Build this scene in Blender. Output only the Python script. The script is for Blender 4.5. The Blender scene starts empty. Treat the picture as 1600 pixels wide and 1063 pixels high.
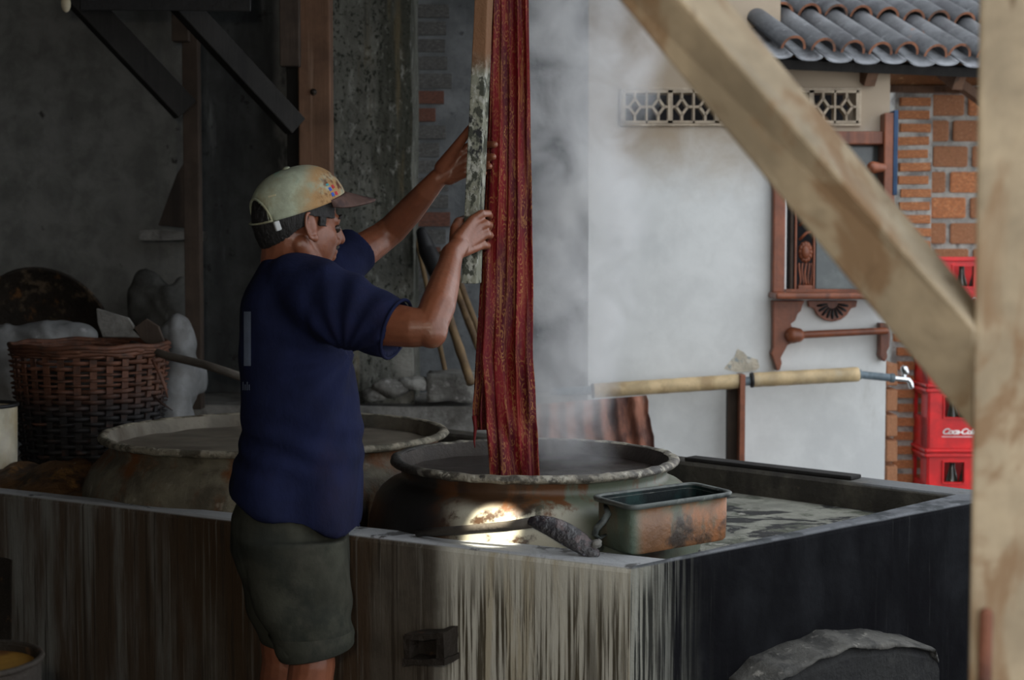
import bpy, bmesh, math, random
from math import sin, cos, pi, radians, sqrt, atan2
from mathutils import Vector, Matrix, noise

# ------------------------------------------------------------------ camera
F = 2300.0; CZ = 1.45; HOR = 400.0
PITCH = math.atan((531.5 - HOR) / F)
sc = bpy.context.scene
col = sc.collection
cam = bpy.data.cameras.new('camera'); cam_o = bpy.data.objects.new('camera', cam); col.objects.link(cam_o)
cam.sensor_width = 36.0; cam.lens = 36.0 * F / 1600.0
cam_o.location = (0, 0, CZ); cam_o.rotation_euler = (pi / 2 - PITCH, 0, 0)
cam.dof.use_dof = True; cam.dof.focus_distance = 3.6; cam.dof.aperture_fstop = 4.2
cam.clip_start = 0.05
sc.camera = cam_o
# ------------------------------------------------------------------ world, lights, exposure
world = bpy.data.worlds.new('overcast_sky'); sc.world = world; world.use_nodes = True
bg = world.node_tree.nodes['Background']
bg.inputs[0].default_value = (0.90, 0.95, 1.0, 1); bg.inputs[1].default_value = 2.15
fl = bpy.data.lights.new('camera_flash', 'POINT'); fl.energy = 64.0; fl.color = (1.0, 0.90, 0.76); fl.shadow_soft_size = 0.035
fl_o = bpy.data.objects.new('camera_flash', fl); col.objects.link(fl_o); fl_o.location = (-0.12, -0.02, 1.60)
sb_ = bpy.data.lights.new('sun_shaft', 'SPOT'); sb_.energy = 1200.0; sb_.color = (1.0, 0.93, 0.74); sb_.spot_size = radians(4.2); sb_.spot_blend = .6; sb_.shadow_soft_size = .01
sb_o = bpy.data.objects.new('sun_shaft', sb_); col.objects.link(sb_o); sb_o.location = (.22, 2.62, 2.62)   # sun through a gap in the shed roof
sb_o.rotation_euler = (Vector((-.045, 3.365, .815)) - sb_o.location).to_track_quat('-Z', 'Y').to_euler()
sc.view_settings.view_transform = 'Standard'; sc.view_settings.look = 'None'
sc.view_settings.gamma = 1.0; sc.view_settings.use_curve_mapping = False
sc.view_settings.exposure = 0.0
sc.cycles.volume_step_rate = 1.5; sc.cycles.volume_max_steps = 256
sc.cycles.volume_bounces = 1

# ------------------------------------------------------------------ geometry helpers
FW = Vector((0, cos(PITCH), -sin(PITCH))); UP = Vector((0, sin(PITCH), cos(PITCH)))
def ray(px, py):
    return FW + Vector((1, 0, 0)) * ((px - 800) / F) + UP * ((531.5 - py) / F)
def P(px, py, Y):
    d = ray(px, py); d = d * (Y / d.y)
    return Vector((d.x, d.y, CZ + d.z))
def G(px, py, z):
    d = ray(px, py); d = d * ((z - CZ) / d.z)
    return Vector((d.x, d.y, z))
def S(Y): return Y / F           # metres per pixel at depth Y

class MB:
    def __init__(s): s.v = []; s.f = []; s.uv = []
    def add(s, vs, fs):
        o = len(s.v); s.v += [Vector(v) for v in vs]; s.f += [tuple(i + o for i in f) for f in fs]; return s
    def hexa(s, b, t):           # bottom ring and top ring of four points each
        return s.add(list(b) + list(t), [(3,2,1,0),(4,5,6,7),(0,1,5,4),(1,2,6,5),(2,3,7,6),(3,0,4,7)])
    def box(s, c, d, R=None):
        c = Vector(c); x, y, z = d[0]/2, d[1]/2, d[2]/2
        pts = [Vector(p) for p in ((-x,-y,-z),(x,-y,-z),(x,y,-z),(-x,y,-z),(-x,-y,z),(x,-y,z),(x,y,z),(-x,y,z))]
        if R is not None: pts = [R @ p for p in pts]
        pts = [p + c for p in pts]
        return s.hexa(pts[:4], pts[4:])
    def bar(s, a, b, w, h, up=(0,0,1)):   # square bar from a to b
        a = Vector(a); b = Vector(b); d = (b - a).normalized(); u = Vector(up)
        x = d.cross(u)
        if x.length < 1e-4: x = d.cross(Vector((0,1,0)))
        x.normalize(); y = x.cross(d).normalized()
        x *= w/2; y *= h/2
        return s.hexa([a-x-y, a+x-y, a+x+y, a-x+y], [b-x-y, b+x-y, b+x+y, b-x+y])
    def tube(s, pts, r, n=12, cap=True, closed=False, squash=1.0):
        pts = [Vector(p) for p in pts]; m = len(pts)
        if not hasattr(r, '__len__'): r = [r] * m
        o = len(s.v); prev = None
        for i, p in enumerate(pts):
            if closed: t = pts[(i+1) % m] - pts[i-1]
            else: t = pts[min(i+1, m-1)] - pts[max(i-1, 0)]
            t.normalize()
            if prev is None:
                a = Vector((0,0,1)) if abs(t.z) < .9 else Vector((1,0,0))
                x = t.cross(a).normalized()
            else:
                x = prev - t * prev.dot(t); x.normalize()
            prev = x; y = t.cross(x)
            for k in range(n):
                an = 2*pi*k/n
                s.v.append(p + x*(cos(an)*r[i]) + y*(sin(an)*r[i]*squash))
        for i in range(m if closed else m-1):
            for k in range(n):
                a = o + i*n + k; b = o + i*n + (k+1) % n
                j = (i+1) % m
                s.f.append((a, b, o + j*n + (k+1) % n, o + j*n + k))
        if cap and not closed:
            s.f.append(tuple(o + k for k in range(n))[::-1]); s.f.append(tuple(o + (m-1)*n + k for k in range(n)))
        return s
    def lathe(s, prof, c, n=48, wob=0.0, seed=0):
        c = Vector(c); o = len(s.v); m = len(prof)
        for r, z in prof:
            for k in range(n):
                a = 2*pi*k/n; q = 1 + wob * noise.noise(Vector((cos(a)*1.3+seed, sin(a)*1.3, z*4)))
                s.v.append(c + Vector((cos(a)*r*q, sin(a)*r*q, z)))
        for i in range(m-1):
            for k in range(n):
                s.f.append((o+i*n+k, o+i*n+(k+1)%n, o+(i+1)*n+(k+1)%n, o+(i+1)*n+k))
        return s
    def loft(s, rings, cap=True):
        o = len(s.v); n = len(rings[0])
        for r in rings: s.v += [Vector(p) for p in r]
        for i in range(len(rings)-1):
            for k in range(n):
                s.f.append((o+i*n+k, o+i*n+(k+1)%n, o+(i+1)*n+(k+1)%n, o+(i+1)*n+k))
        if cap:
            s.f.append(tuple(o+k for k in range(n))[::-1]); s.f.append(tuple(o+(len(rings)-1)*n+k for k in range(n)))
        return s
    def ell(s, c, r, R=None, n=20, m=12):
        c = Vector(c); o = len(s.v)
        vs = []; fs = []
        for i in range(1, m):
            t = pi*i/m
            for k in range(n):
                a = 2*pi*k/n
                vs.append(Vector((sin(t)*cos(a)*r[0], sin(t)*sin(a)*r[1], cos(t)*r[2])))
        vs.append(Vector((0,0,r[2]))); vs.append(Vector((0,0,-r[2])))
        T = len(vs)-2; B = len(vs)-1
        for i in range(m-2):
            for k in range(n):
                fs.append((i*n+k, (i+1)*n+k, (i+1)*n+(k+1)%n, i*n+(k+1)%n))
        for k in range(n):
            fs.append((T, k, (k+1)%n)); fs.append((B, (m-2)*n+(k+1)%n, (m-2)*n+k))
        if R is not None: vs = [R @ v for v in vs]
        return s.add([v + c for v in vs], fs)
    def cap(s, a, ra, b, rb, n=16):       # tapered capsule
        a = Vector(a); b = Vector(b); d = b - a
        if d.length < 1e-6: d = Vector((0,0,1e-5))
        t = d.normalized(); q = 5; pts = []; rs = []
        for i in range(q): an = pi/2*(1 - i/q); pts.append(a - t*(sin(an)*ra*.999)); rs.append(max(cos(an)*ra, ra*.02))
        pts.append(a); rs.append(ra); pts.append(b); rs.append(rb)
        for i in range(1, q+1): an = pi/2*i/q; pts.append(b + t*(sin(an)*rb*.999)); rs.append(max(cos(an)*rb, rb*.02))
        return s.tube(pts, rs, n)
    def chain(s, pts, n=16):              # [(point, radius), ...]
        for (a, ra), (b, rb) in zip(pts, pts[1:]): s.cap(a, ra, b, rb, n)
        return s
    def grid(s, fn, nu, nv):              # fn(u,v)
        o = len(s.v)
        for j in range(nv+1):
            for i in range(nu+1): s.v.append(Vector(fn(i/nu, j/nv)))
        for j in range(nv):
            for i in range(nu):
                a = o + j*(nu+1) + i
                s.f.append((a, a+1, a+nu+2, a+nu+1))
        return s
    def extrude(s, poly, off):            # planar outline pushed along off
        off = Vector(off); n = len(poly); o = len(s.v)
        s.v += [Vector(p) for p in poly] + [Vector(p) + off for p in poly]
        s.f.append(tuple(range(o, o+n))); s.f.append(tuple(range(o+2*n-1, o+n-1, -1)))
        for k in range(n):
            a, b = k, (k+1) % n
            s.f.append((o+b, o+a, o+n+a, o+n+b))
        return s

def tag(o, label=None, cat=None, group=None, kind=None):
    if label: o['label'] = label
    if cat: o['category'] = cat
    if group: o['group'] = group
    if kind: o['kind'] = kind
    return o
def wloc(o):
    l = o.location.copy()
    while o.parent: o = o.parent; l += o.location
    return l
def mesh_of(name, mb, origin):
    me = bpy.data.meshes.new(name)
    me.from_pydata([tuple(v - origin) for v in mb.v], [], mb.f)
    bm = bmesh.new(); bm.from_mesh(me); bmesh.ops.recalc_face_normals(bm, faces=bm.faces); bm.to_mesh(me); bm.free()
    return me
def obj(name, mb, mat=None, parent=None, smooth=False, bevel=0.0, origin=None, sub=0, disp=None, solid=0.0, segs=2):
    xs = [v.x for v in mb.v]; ys = [v.y for v in mb.v]; zs = [v.z for v in mb.v]
    if origin is None: origin = Vector(((min(xs)+max(xs))/2, (min(ys)+max(ys))/2, min(zs)))
    origin = Vector(origin)
    me = mesh_of(name, mb, origin)
    if disp:                              # (cuts, amplitude, scale): roughen
        cuts, amp, scl = disp
        bm = bmesh.new(); bm.from_mesh(me)
        if cuts: bmesh.ops.subdivide_edges(bm, edges=bm.edges, cuts=cuts, use_grid_fill=True)
        for v in bm.verts:
            w = (v.co + origin) * scl
            v.co += noise.noise_vector(w) * amp + noise.noise_vector(w*3.1) * amp*.45
        bm.to_mesh(me); bm.free()
    if smooth:
        for p in me.polygons: p.use_smooth = True
    o = bpy.data.objects.new(name, me); col.objects.link(o)
    if mat: me.materials.append(mat)
    if parent: o.parent = parent; o.location = origin - wloc(parent)
    else: o.location = origin
    if solid: m = o.modifiers.new('s', 'SOLIDIFY'); m.thickness = solid; m.offset = 0
    if bevel: m = o.modifiers.new('b', 'BEVEL'); m.width = bevel; m.segments = segs; m.limit_method = 'ANGLE'
    if sub: m = o.modifiers.new('d', 'SUBSURF'); m.levels = sub; m.render_levels = sub
    return o
def empty(name, loc, label, cat, group=None):
    o = bpy.data.objects.new(name, None); col.objects.link(o); o.location = loc; o.empty_display_size = .05
    return tag(o, label, cat, group)
def struct(name, mb, mat, parent=None, **k):
    o = obj(name, mb, mat, parent, **k)
    if not parent: o['kind'] = 'structure'
    return o
def linked(name, src, parent, loc, rot=None, scale=None, mat=None):
    o = bpy.data.objects.new(name, src); col.objects.link(o); o.parent = parent
    o.location = Vector(loc) - (wloc(parent) if parent else Vector())
    if rot is not None: o.rotation_euler = rot
    if scale is not None: o.scale = scale
    if mat: o.material_slots[0].link = 'OBJECT'; o.material_slots[0].material = mat
    return o
def remeshed(mb, voxel, smooth_it=4, dec=None):
    me = bpy.data.meshes.new('tmp'); me.from_pydata([tuple(v) for v in mb.v], [], mb.f)
    bm = bmesh.new(); bm.from_mesh(me); bmesh.ops.recalc_face_normals(bm, faces=bm.faces); bm.to_mesh(me); bm.free()
    o = bpy.data.objects.new('tmp', me); col.objects.link(o)
    m = o.modifiers.new('r', 'REMESH'); m.mode = 'VOXEL'; m.voxel_size = voxel
    if smooth_it: m = o.modifiers.new('s', 'SMOOTH'); m.factor = .5; m.iterations = smooth_it
    dg = bpy.context.evaluated_depsgraph_get(); ev = o.evaluated_get(dg)
    out = MB(); em = ev.to_mesh()
    out.v = [v.co.copy() for v in em.vertices]; out.f = [tuple(p.vertices) for p in em.polygons]
    out.n = [v.normal.copy() for v in em.vertices]
    ev.to_mesh_clear(); bpy.data.objects.remove(o); bpy.data.meshes.remove(me)
    return out

# ------------------------------------------------------------------ materials
def L(c, scale=4, st=(1,1,1), lo=.5, hi=.62, detail=6, mask=None, amt=1.0, kind='noise', dist=0.0, rough=None):
    return dict(c=c, scale=scale, st=st, lo=lo, hi=hi, detail=detail, mask=mask, amt=amt, kind=kind, dist=dist, rough=rough)
def mat(name, base, layers=(), rough=.8, spec=.3, metal=0.0, bump=.25, bscale=60, bst=(1,1,1), rnd=True, coat=0.0, sheen=0.0, var=.28):
    m = bpy.data.materials.new(name); m.use_nodes = True
    nt = m.node_tree; N = nt.nodes; K = nt.links
    b = N['Principled BSDF']
    tc = N.new('ShaderNodeTexCoord'); geo = N.new('ShaderNodeNewGeometry')
    src = tc.outputs['Object']
    if rnd:
        oi = N.new('ShaderNodeObjectInfo'); mu = N.new('ShaderNodeMath'); mu.operation = 'MULTIPLY'; mu.inputs[1].default_value = 17.0
        K.new(oi.outputs['Random'], mu.inputs[0])
        ad = N.new('ShaderNodeVectorMath'); ad.operation = 'ADD'; K.new(src, ad.inputs[0]); K.new(mu.outputs[0], ad.inputs[1]); src = ad.outputs[0]
    def mapped(st):
        if st == (1,1,1): return src
        v = N.new('ShaderNodeVectorMath'); v.operation = 'MULTIPLY'; K.new(src, v.inputs[0]); v.inputs[1].default_value = st
        return v.outputs[0]
    def tex(kind, scale, st, detail, dist):
        if kind == 'noise':
            t = N.new('ShaderNodeTexNoise'); t.inputs['Scale'].default_value = scale; t.inputs['Detail'].default_value = detail
            t.inputs['Roughness'].default_value = .62; t.inputs['Distortion'].default_value = dist
            K.new(mapped(st), t.inputs['Vector']); return t.outputs['Fac']
        if kind == 'wave':
            t = N.new('ShaderNodeTexWave'); t.inputs['Scale'].default_value = scale; t.inputs['Distortion'].default_value = dist or 3
            t.inputs['Detail'].default_value = 3
            K.new(mapped(st), t.inputs['Vector']); return t.outputs['Fac']
        t = N.new('ShaderNodeTexVoronoi'); t.inputs['Scale'].default_value = scale
        if kind == 'crack': t.feature = 'DISTANCE_TO_EDGE'
        K.new(mapped(st), t.inputs['Vector']); return t.outputs['Distance']
    def ramp(x, lo, hi):
        r = N.new('ShaderNodeMapRange'); r.interpolation_type = 'SMOOTHSTEP'; K.new(x, r.inputs['Value'])
        r.inputs['From Min'].default_value = lo; r.inputs['From Max'].default_value = hi
        return r.outputs[0]
    def mul(a, bb):
        q = N.new('ShaderNodeMath'); q.operation = 'MULTIPLY'; K.new(a, q.inputs[0])
        if isinstance(bb, float): q.inputs[1].default_value = bb
        else: K.new(bb, q.inputs[1])
        return q.outputs[0]
    # base with a gentle tone variation
    t0 = tex('noise', 9, (1,1,1), 8, .3)
    mx = N.new('ShaderNodeMix'); mx.data_type = 'RGBA'
    mx.inputs['A'].default_value = (*[x*(1-var) for x in base], 1); mx.inputs['B'].default_value = (*[min(1, x*(1+.9*var)) for x in base], 1)
    K.new(ramp(t0, .3, .7), mx.inputs['Factor']); out = mx.outputs['Result']
    rv = None
    for l in layers:
        f = ramp(tex(l['kind'], l['scale'], l['st'], l['detail'], l['dist']), l['lo'], l['hi'])
        if l['amt'] != 1.0: f = mul(f, float(l['amt']))
        ms = l['mask']
        if ms:
            if not isinstance(ms, list): ms = [ms]
            for ax, lo, hi, na in ms:
                d = N.new('ShaderNodeVectorMath'); d.operation = 'DOT_PRODUCT'; K.new(geo.outputs['Position'], d.inputs[0]); d.inputs[1].default_value = ax
                x = d.outputs['Value']
                if na:
                    nn = mul(tex('noise', 3.5, (1,1,1), 6, .2), float(2*na))
                    q = N.new('ShaderNodeMath'); q.operation = 'ADD'; K.new(x, q.inputs[0]); K.new(nn, q.inputs[1]); x = q.outputs[0]
                    q = N.new('ShaderNodeMath'); q.operation = 'SUBTRACT'; K.new(x, q.inputs[0]); q.inputs[1].default_value = na; x = q.outputs[0]
                f = mul(f, ramp(x, lo, hi))
        mx = N.new('ShaderNodeMix'); mx.data_type = 'RGBA'; K.new(f, mx.inputs['Factor']); K.new(out, mx.inputs['A'])
        mx.inputs['B'].default_value = (*l['c'], 1); out = mx.outputs['Result']
        if l['rough'] is not None:
            r = N.new('ShaderNodeMix'); r.data_type = 'FLOAT'; K.new(f, r.inputs['Factor'])
            if rv is None: r.inputs['A'].default_value = rough
            else: K.new(rv, r.inputs['A'])
            r.inputs['B'].default_value = l['rough']; rv = r.outputs['Result']
    K.new(out, b.inputs['Base Color'])
    if rv is not None: K.new(rv, b.inputs['Roughness'])
    else: b.inputs['Roughness'].default_value = rough
    b.inputs['Specular IOR Level'].default_value = spec; b.inputs['Metallic'].default_value = metal
    b.inputs['Coat Weight'].default_value = coat; b.inputs['Coat Roughness'].default_value = .15
    b.inputs['Sheen Weight'].default_value = sheen
    if bump:
        bp = N.new('ShaderNodeBump'); bp.inputs['Strength'].default_value = bump; bp.inputs['Distance'].default_value = .01
        K.new(tex('noise', bscale, bst, 8, .2), bp.inputs['Height']); K.new(bp.outputs[0], b.inputs['Normal'])
    return m

Mt = {}
Mt['plaster_dim'] = mat('plaster_dim', (.15,.15,.14), [L((.075,.072,.065), 2.2, (1,1,.35), .5, .72), L((.21,.21,.20), 3, (1,1,.3), .55, .75, amt=.6),
    L((.035,.033,.03), 9, (1,1,.8), .66, .72), L((.045,.043,.04), 1.3, (1,1,1), .35, .6, mask=((0,0,-1), -1.42, -1.02, .22)),
    L((.07,.075,.085), 14, (1,1,.06), .55, .75, amt=.6, mask=((1,0,0), -1.75, -1.3, .1))], bump=.3, bscale=30, rnd=False)
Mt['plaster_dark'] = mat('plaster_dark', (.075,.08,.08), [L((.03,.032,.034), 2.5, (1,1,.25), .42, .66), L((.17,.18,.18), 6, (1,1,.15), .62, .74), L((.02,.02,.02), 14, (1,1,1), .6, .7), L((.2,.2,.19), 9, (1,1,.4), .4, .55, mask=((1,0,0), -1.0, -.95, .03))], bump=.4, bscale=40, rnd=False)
Mt['plaster_steam'] = mat('plaster_steam', (.12,.125,.13), [L((.07,.074,.078), 5, (1,1,.5), .45, .7), L((.05,.05,.055), 22, (1,1,1), .62, .7)], bump=.3, rnd=False)
Mt['pillar'] = mat('pillar', (.105,.105,.09), [L((.035,.036,.026), 5, (1,1,.2), .42, .58), L((.22,.22,.2), 30, (1,1,.5), .55, .66, amt=.7), L((.018,.02,.014), 75, (1,1,.7), .54, .62), L((.11,.085,.045), 14, (1,1,.08), .56, .70, amt=.7), L((.03,.03,.026), 40, (1,1,.03), .55, .68, amt=.7), L((.27,.26,.23), 3, (1,1,.6), .5, .62, mask=((0,0,-1), -1.22, -1.0, .15))], bump=.6, bscale=34, rnd=False)
Mt['white_wall'] = mat('white_wall', (.66,.67,.665), [L((.58,.59,.59), 2.2, (1,1,.8), .5, .68), L((.36,.29,.215), 1.4, (1,1,.7), .2, .4, mask=((0,0,1), 1.66, 2.02, .22)),  # upper beige: smoke stain plus eave shade put into the colour
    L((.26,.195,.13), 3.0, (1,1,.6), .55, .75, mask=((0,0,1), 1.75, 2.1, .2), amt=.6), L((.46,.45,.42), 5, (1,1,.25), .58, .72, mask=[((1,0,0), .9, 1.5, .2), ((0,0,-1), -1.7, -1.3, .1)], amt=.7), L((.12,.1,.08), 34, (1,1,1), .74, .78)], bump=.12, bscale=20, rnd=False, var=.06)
Mt['scar'] = mat('scar', (.52,.47,.38), [L((.30,.33,.33), 16, lo=.5, hi=.6), L((.65,.62,.55), 30, lo=.58, hi=.68)], bump=.8)
Mt['vent'] = mat('vent', (.40,.33,.25), [L((.28,.22,.16), 12, lo=.5, hi=.7)], bump=.2)
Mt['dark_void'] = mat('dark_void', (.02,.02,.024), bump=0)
Mt['concrete'] = mat('concrete', (.17,.165,.155), [L((.08,.075,.068), 6, lo=.45, hi=.65), L((.27,.26,.25), 11, lo=.6, hi=.75, amt=.7)], bump=.7, bscale=30)
Mt['floor'] = mat('floor', (.10,.095,.085), [L((.05,.045,.04), 3, lo=.45, hi=.65)], bump=.5, bscale=25, rnd=False)
ST = (1,1,.07)
Mt['kerb_front'] = mat('kerb_front', (.07,.058,.044), [
    L((.15,.148,.135), 2, (1,1,.5), .3, .5, mask=((-1,0,0), .75, 1.05, .15)),
    L((.05,.028,.013), 6, (1,1,.12), .42, .58, mask=((-1,0,0), .15, .4, .1), amt=.9),
    L((.15,.14,.12), 90, (1,1,.02), .56, .66, amt=.6),
    L((.028,.02,.013), 60, (1,1,.025), .52, .64, amt=.8),
    L((.52,.50,.43), 2.0, (1,1,.3), .15, .3, mask=((1,0,0), -.20, -.13, .035)),
    L((.40,.34,.23), 20, (1,1,.06), .5, .62, mask=((1,0,0), -.16, -.06, .03), amt=.7),
    L((.05,.038,.02), 110, (1,1,.02), .48, .57, mask=[((1,0,0), -.2, -.12, .03), ((0,0,-1), -.80, -.66, .06)], amt=.95),
    L((.035,.027,.016), 70, (1,1,.04), .60, .66, mask=[((1,0,0), -.2, -.12, .03), ((0,0,-1), -.79, -.7, .05)], amt=.9),
    L((.05,.04,.025), 45, (1,1,.03), .47, .58, mask=[((1,0,0), -.02, .22, .05), ((0,0,-1), -.76, -.6, .05)], amt=.75),
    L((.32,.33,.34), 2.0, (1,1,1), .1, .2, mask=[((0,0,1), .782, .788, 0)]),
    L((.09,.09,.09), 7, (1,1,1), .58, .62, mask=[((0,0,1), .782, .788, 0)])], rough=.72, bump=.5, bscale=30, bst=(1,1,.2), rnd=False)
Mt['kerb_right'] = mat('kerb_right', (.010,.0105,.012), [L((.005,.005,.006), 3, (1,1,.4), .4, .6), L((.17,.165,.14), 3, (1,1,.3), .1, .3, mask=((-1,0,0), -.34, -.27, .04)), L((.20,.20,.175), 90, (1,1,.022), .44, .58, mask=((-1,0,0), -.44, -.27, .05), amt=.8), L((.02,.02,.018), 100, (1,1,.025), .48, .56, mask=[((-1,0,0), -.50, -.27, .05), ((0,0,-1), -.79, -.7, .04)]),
    L((.03,.03,.03), 70, (1,1,.03), .60, .72, amt=.5),
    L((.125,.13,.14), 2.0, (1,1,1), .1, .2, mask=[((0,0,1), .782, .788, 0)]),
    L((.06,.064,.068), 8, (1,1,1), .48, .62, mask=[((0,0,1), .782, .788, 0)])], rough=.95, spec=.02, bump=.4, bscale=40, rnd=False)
Mt['kerb_back'] = mat('kerb_back', (.05,.045,.035), [L((.025,.022,.018), 6, (1,1,.5), .45, .62), L((.10,.08,.055), 12, lo=.6, hi=.72), L((.12,.125,.13), 3, lo=.3, hi=.5, mask=[((0,0,1), .782, .788, 0), ((1,0,0), .95, 1.1, .05)])], bump=.6, bscale=40, rnd=False)
Mt['bed'] = mat('bed', (.19,.19,.16), [L((.07,.075,.055), 7, lo=.5, hi=.62), L((.02,.02,.02), 5, (1,1.7,1), .52, .57, dist=1.2), L((.27,.26,.23), 14, lo=.6, hi=.7), L((.16,.075,.03), 5, lo=.45, hi=.58, mask=((-1,0,0), .9, 1.1, .1)), L((.015,.012,.01), 5, lo=.48, hi=.58, mask=((-1,0,0), .1, .5, .1))], bump=.8, bscale=30, rnd=False)
Mt['wood_dark'] = mat('wood_dark', (.013,.012,.011), [L((.007,.006,.006), 9, (1,1,.08), .5, .65), L((.03,.026,.022), 25, (1,1,.05), .62, .72)], bump=.35, bscale=30, bst=(1,1,.1))
Mt['wood_post'] = mat('wood_post', (.12,.064,.038), [L((.065,.035,.022), 14, (1,1,.05), .48, .66), L((.2,.13,.09), 26, (1,1,.04), .6, .72, amt=.7)], bump=.3, bscale=30, bst=(1,1,.06))
Mt['wood_brown'] = mat('wood_brown', (.05,.035,.026), [L((.024,.018,.015), 14, (1,1,.06), .48, .66)], bump=.3, bscale=30, bst=(1,1,.06))
Mt['wood_fg'] = mat('wood_fg', (.30,.245,.17), [L((.22,.145,.085), 8, (1,1,.6), .50, .60, dist=.8), L((.11,.07,.04), 9, (1,1,.6), .60, .68, dist=.6), L((.36,.32,.24), 9, (1,1,.2), .6, .72, amt=.6)], bump=.3, bscale=30, bst=(1,1,.2))
Mt['wood_red'] = mat('wood_red', (.21,.062,.026), [L((.10,.03,.014), 18, (1,1,.12), .45, .68), L((.04,.015,.01), 9, lo=.62, hi=.74)], rough=.45, spec=.5, bump=.15)
Mt['wood_blue'] = mat('wood_blue', (.03,.06,.12), bump=.1)
Mt['glass'] = mat('glass', (.07,.085,.08), [L((.2,.21,.21), 30, lo=.6, hi=.72), L((.04,.05,.05), 5, lo=.4, hi=.6)], rough=.15, spec=.6, bump=0)
Mt['bamboo'] = mat('bamboo', (.52,.39,.22), [L((.36,.25,.13), 8, (1,.1,1), .5, .68), L((.26,.2,.13), 22, (1,1,1), .62, .72, amt=.7), L((.40,.36,.28), 5, lo=.55, hi=.7, amt=.6)], rough=.5, spec=.4, bump=.1)
Mt['bamboo_dim'] = mat('bamboo_dim', (.17,.11,.055), [L((.08,.05,.028), 9, (1,1,.2), .5, .66)], rough=.6, bump=.2)
Mt['pvc'] = mat('pvc', (.13,.17,.2), [L((.07,.09,.1), 9, lo=.5, hi=.7)], rough=.45, bump=.05)
Mt['chrome'] = mat('chrome', (.62,.64,.66), rough=.18, metal=1.0, bump=0)
Mt['brick'] = mat('brick', (.60,.235,.10), [L((.45,.19,.095), 14, lo=.45, hi=.65), L((.70,.38,.19), 9, lo=.55, hi=.7), L((.17,.10,.07), 30, lo=.66, hi=.74)], bump=.7, bscale=50)
Mt['brick_big'] = mat('brick_big', (.44,.20,.10), [L((.33,.15,.08), 9, lo=.45, hi=.65), L((.54,.31,.18), 14, lo=.55, hi=.7), L((.14,.09,.06), 30, lo=.66, hi=.74)], bump=.7, bscale=50)
Mt['mortar'] = mat('mortar', (.42,.41,.38), [L((.2,.19,.18), 14, lo=.45, hi=.65), L((.52,.51,.49), 25, lo=.6, hi=.72)], bump=1.0, bscale=40, rnd=False)
Mt['brick_dim'] = mat('brick_dim', (.115,.112,.108), [L((.07,.066,.062), 14, lo=.45, hi=.65), L((.2,.195,.19), 9, lo=.6, hi=.72)], bump=.7, bscale=50)
Mt['brick_dimred'] = mat('brick_dimred', (.15,.062,.042), [L((.09,.045,.035), 14, lo=.45, hi=.65), L((.15,.13,.12), 12, lo=.6, hi=.72)], bump=.7, bscale=50)
Mt['tile'] = mat('tile', (.085,.088,.095), [L((.05,.05,.056), 6, (1,1,1), .45, .65), L((.16,.165,.175), 16, lo=.6, hi=.72), L((.19,.09,.055), 9, lo=.64, hi=.72)], rough=.6, bump=.4, bscale=60)
Mt['tile_pan'] = mat('tile_pan', (.26,.27,.29), [L((.11,.11,.12), 8, lo=.48, hi=.65), L((.36,.37,.39), 16, lo=.6, hi=.72)], rough=.6, bump=.3)
Mt['tile_end'] = mat('tile_end', (.24,.10,.055), [L((.1,.06,.045), 14, lo=.5, hi=.65)], bump=.5)
Mt['mat_weave'] = mat('mat_weave', (.36,.16,.06), [L((.12,.05,.02), 30, (1,1,1), .3, .6, kind='wave'), L((.5,.3,.15), 20, lo=.6, hi=.7)], bump=.5)
Mt['skin'] = mat('skin', (.20,.070,.036), [L((.15,.047,.023), 9, lo=.45, hi=.68), L((.26,.10,.058), 22, lo=.58, hi=.74, amt=.5)], rough=.36, spec=.5, bump=.12, bscale=120, rnd=False)
Mt['shirt'] = mat('shirt', (.007,.010,.036), [L((.013,.010,.024), 4, (1,1,.6), .5, .72, amt=.8), L((.004,.006,.020), 3, lo=.5, hi=.7, amt=.7), L((.009,.012,.034), 11, (1,1,.3), .62, .75, amt=.5)], rough=.9, spec=.15, bump=.7, bscale=11, bst=(1,1,.6), rnd=False)
Mt['shirt_cuff'] = mat('shirt_cuff', (.025,.045,.085), rough=.9, bump=.2)
Mt['shirt_print'] = mat('shirt_print', (.12,.15,.22), bump=.1)
Mt['shorts'] = mat('shorts', (.040,.041,.032), [L((.022,.024,.02), 7, lo=.48, hi=.66), L((.06,.057,.045), 6, (1,1,.6), .56, .72, amt=.7)], rough=.95, spec=.1, bump=.4, bscale=16, rnd=False)
Mt['cap'] = mat('cap', (.33,.36,.27), [L((.27,.26,.17), 14, lo=.45, hi=.65), L((.33,.20,.09), 20, lo=.35, hi=.55, mask=((1,0,0), -.475, -.43, .02)), L((.085,.025,.012), 32, lo=.45, hi=.6, mask=((1,0,0), -.44, -.405, .018)), L((.16,.34,.28), 16, lo=.55, hi=.66, mask=((0,0,1), 1.60, 1.64, .02), amt=.7)], rough=.85, bump=.2, bscale=80, rnd=False)
Mt['cap_brim'] = mat('cap_brim', (.10,.055,.045), [L((.05,.028,.026), 30, lo=.45, hi=.65), L((.2,.17,.16), 20, lo=.62, hi=.74)], rough=.7, bump=.2)
Mt['hair'] = mat('hair', (.013,.012,.012), [L((.035,.033,.032), 90, (1,1,.3), .56, .68)], rough=.55, bump=.6, bscale=120, bst=(1,1,.3), rnd=False)
Mt['eye'] = mat('eye', (.03,.02,.016), rough=.2, bump=0)
for n_, c_ in (('blue', (.03,.08,.36)), ('teal', (.05,.28,.32)), ('red', (.42,.03,.04)), ('cream', (.5,.45,.3))): Mt['patch_'+n_] = mat('patch_'+n_, c_, bump=.1)
Mt['strap'] = mat('strap', (.35,.36,.36), rough=.4, bump=.1)
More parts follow.
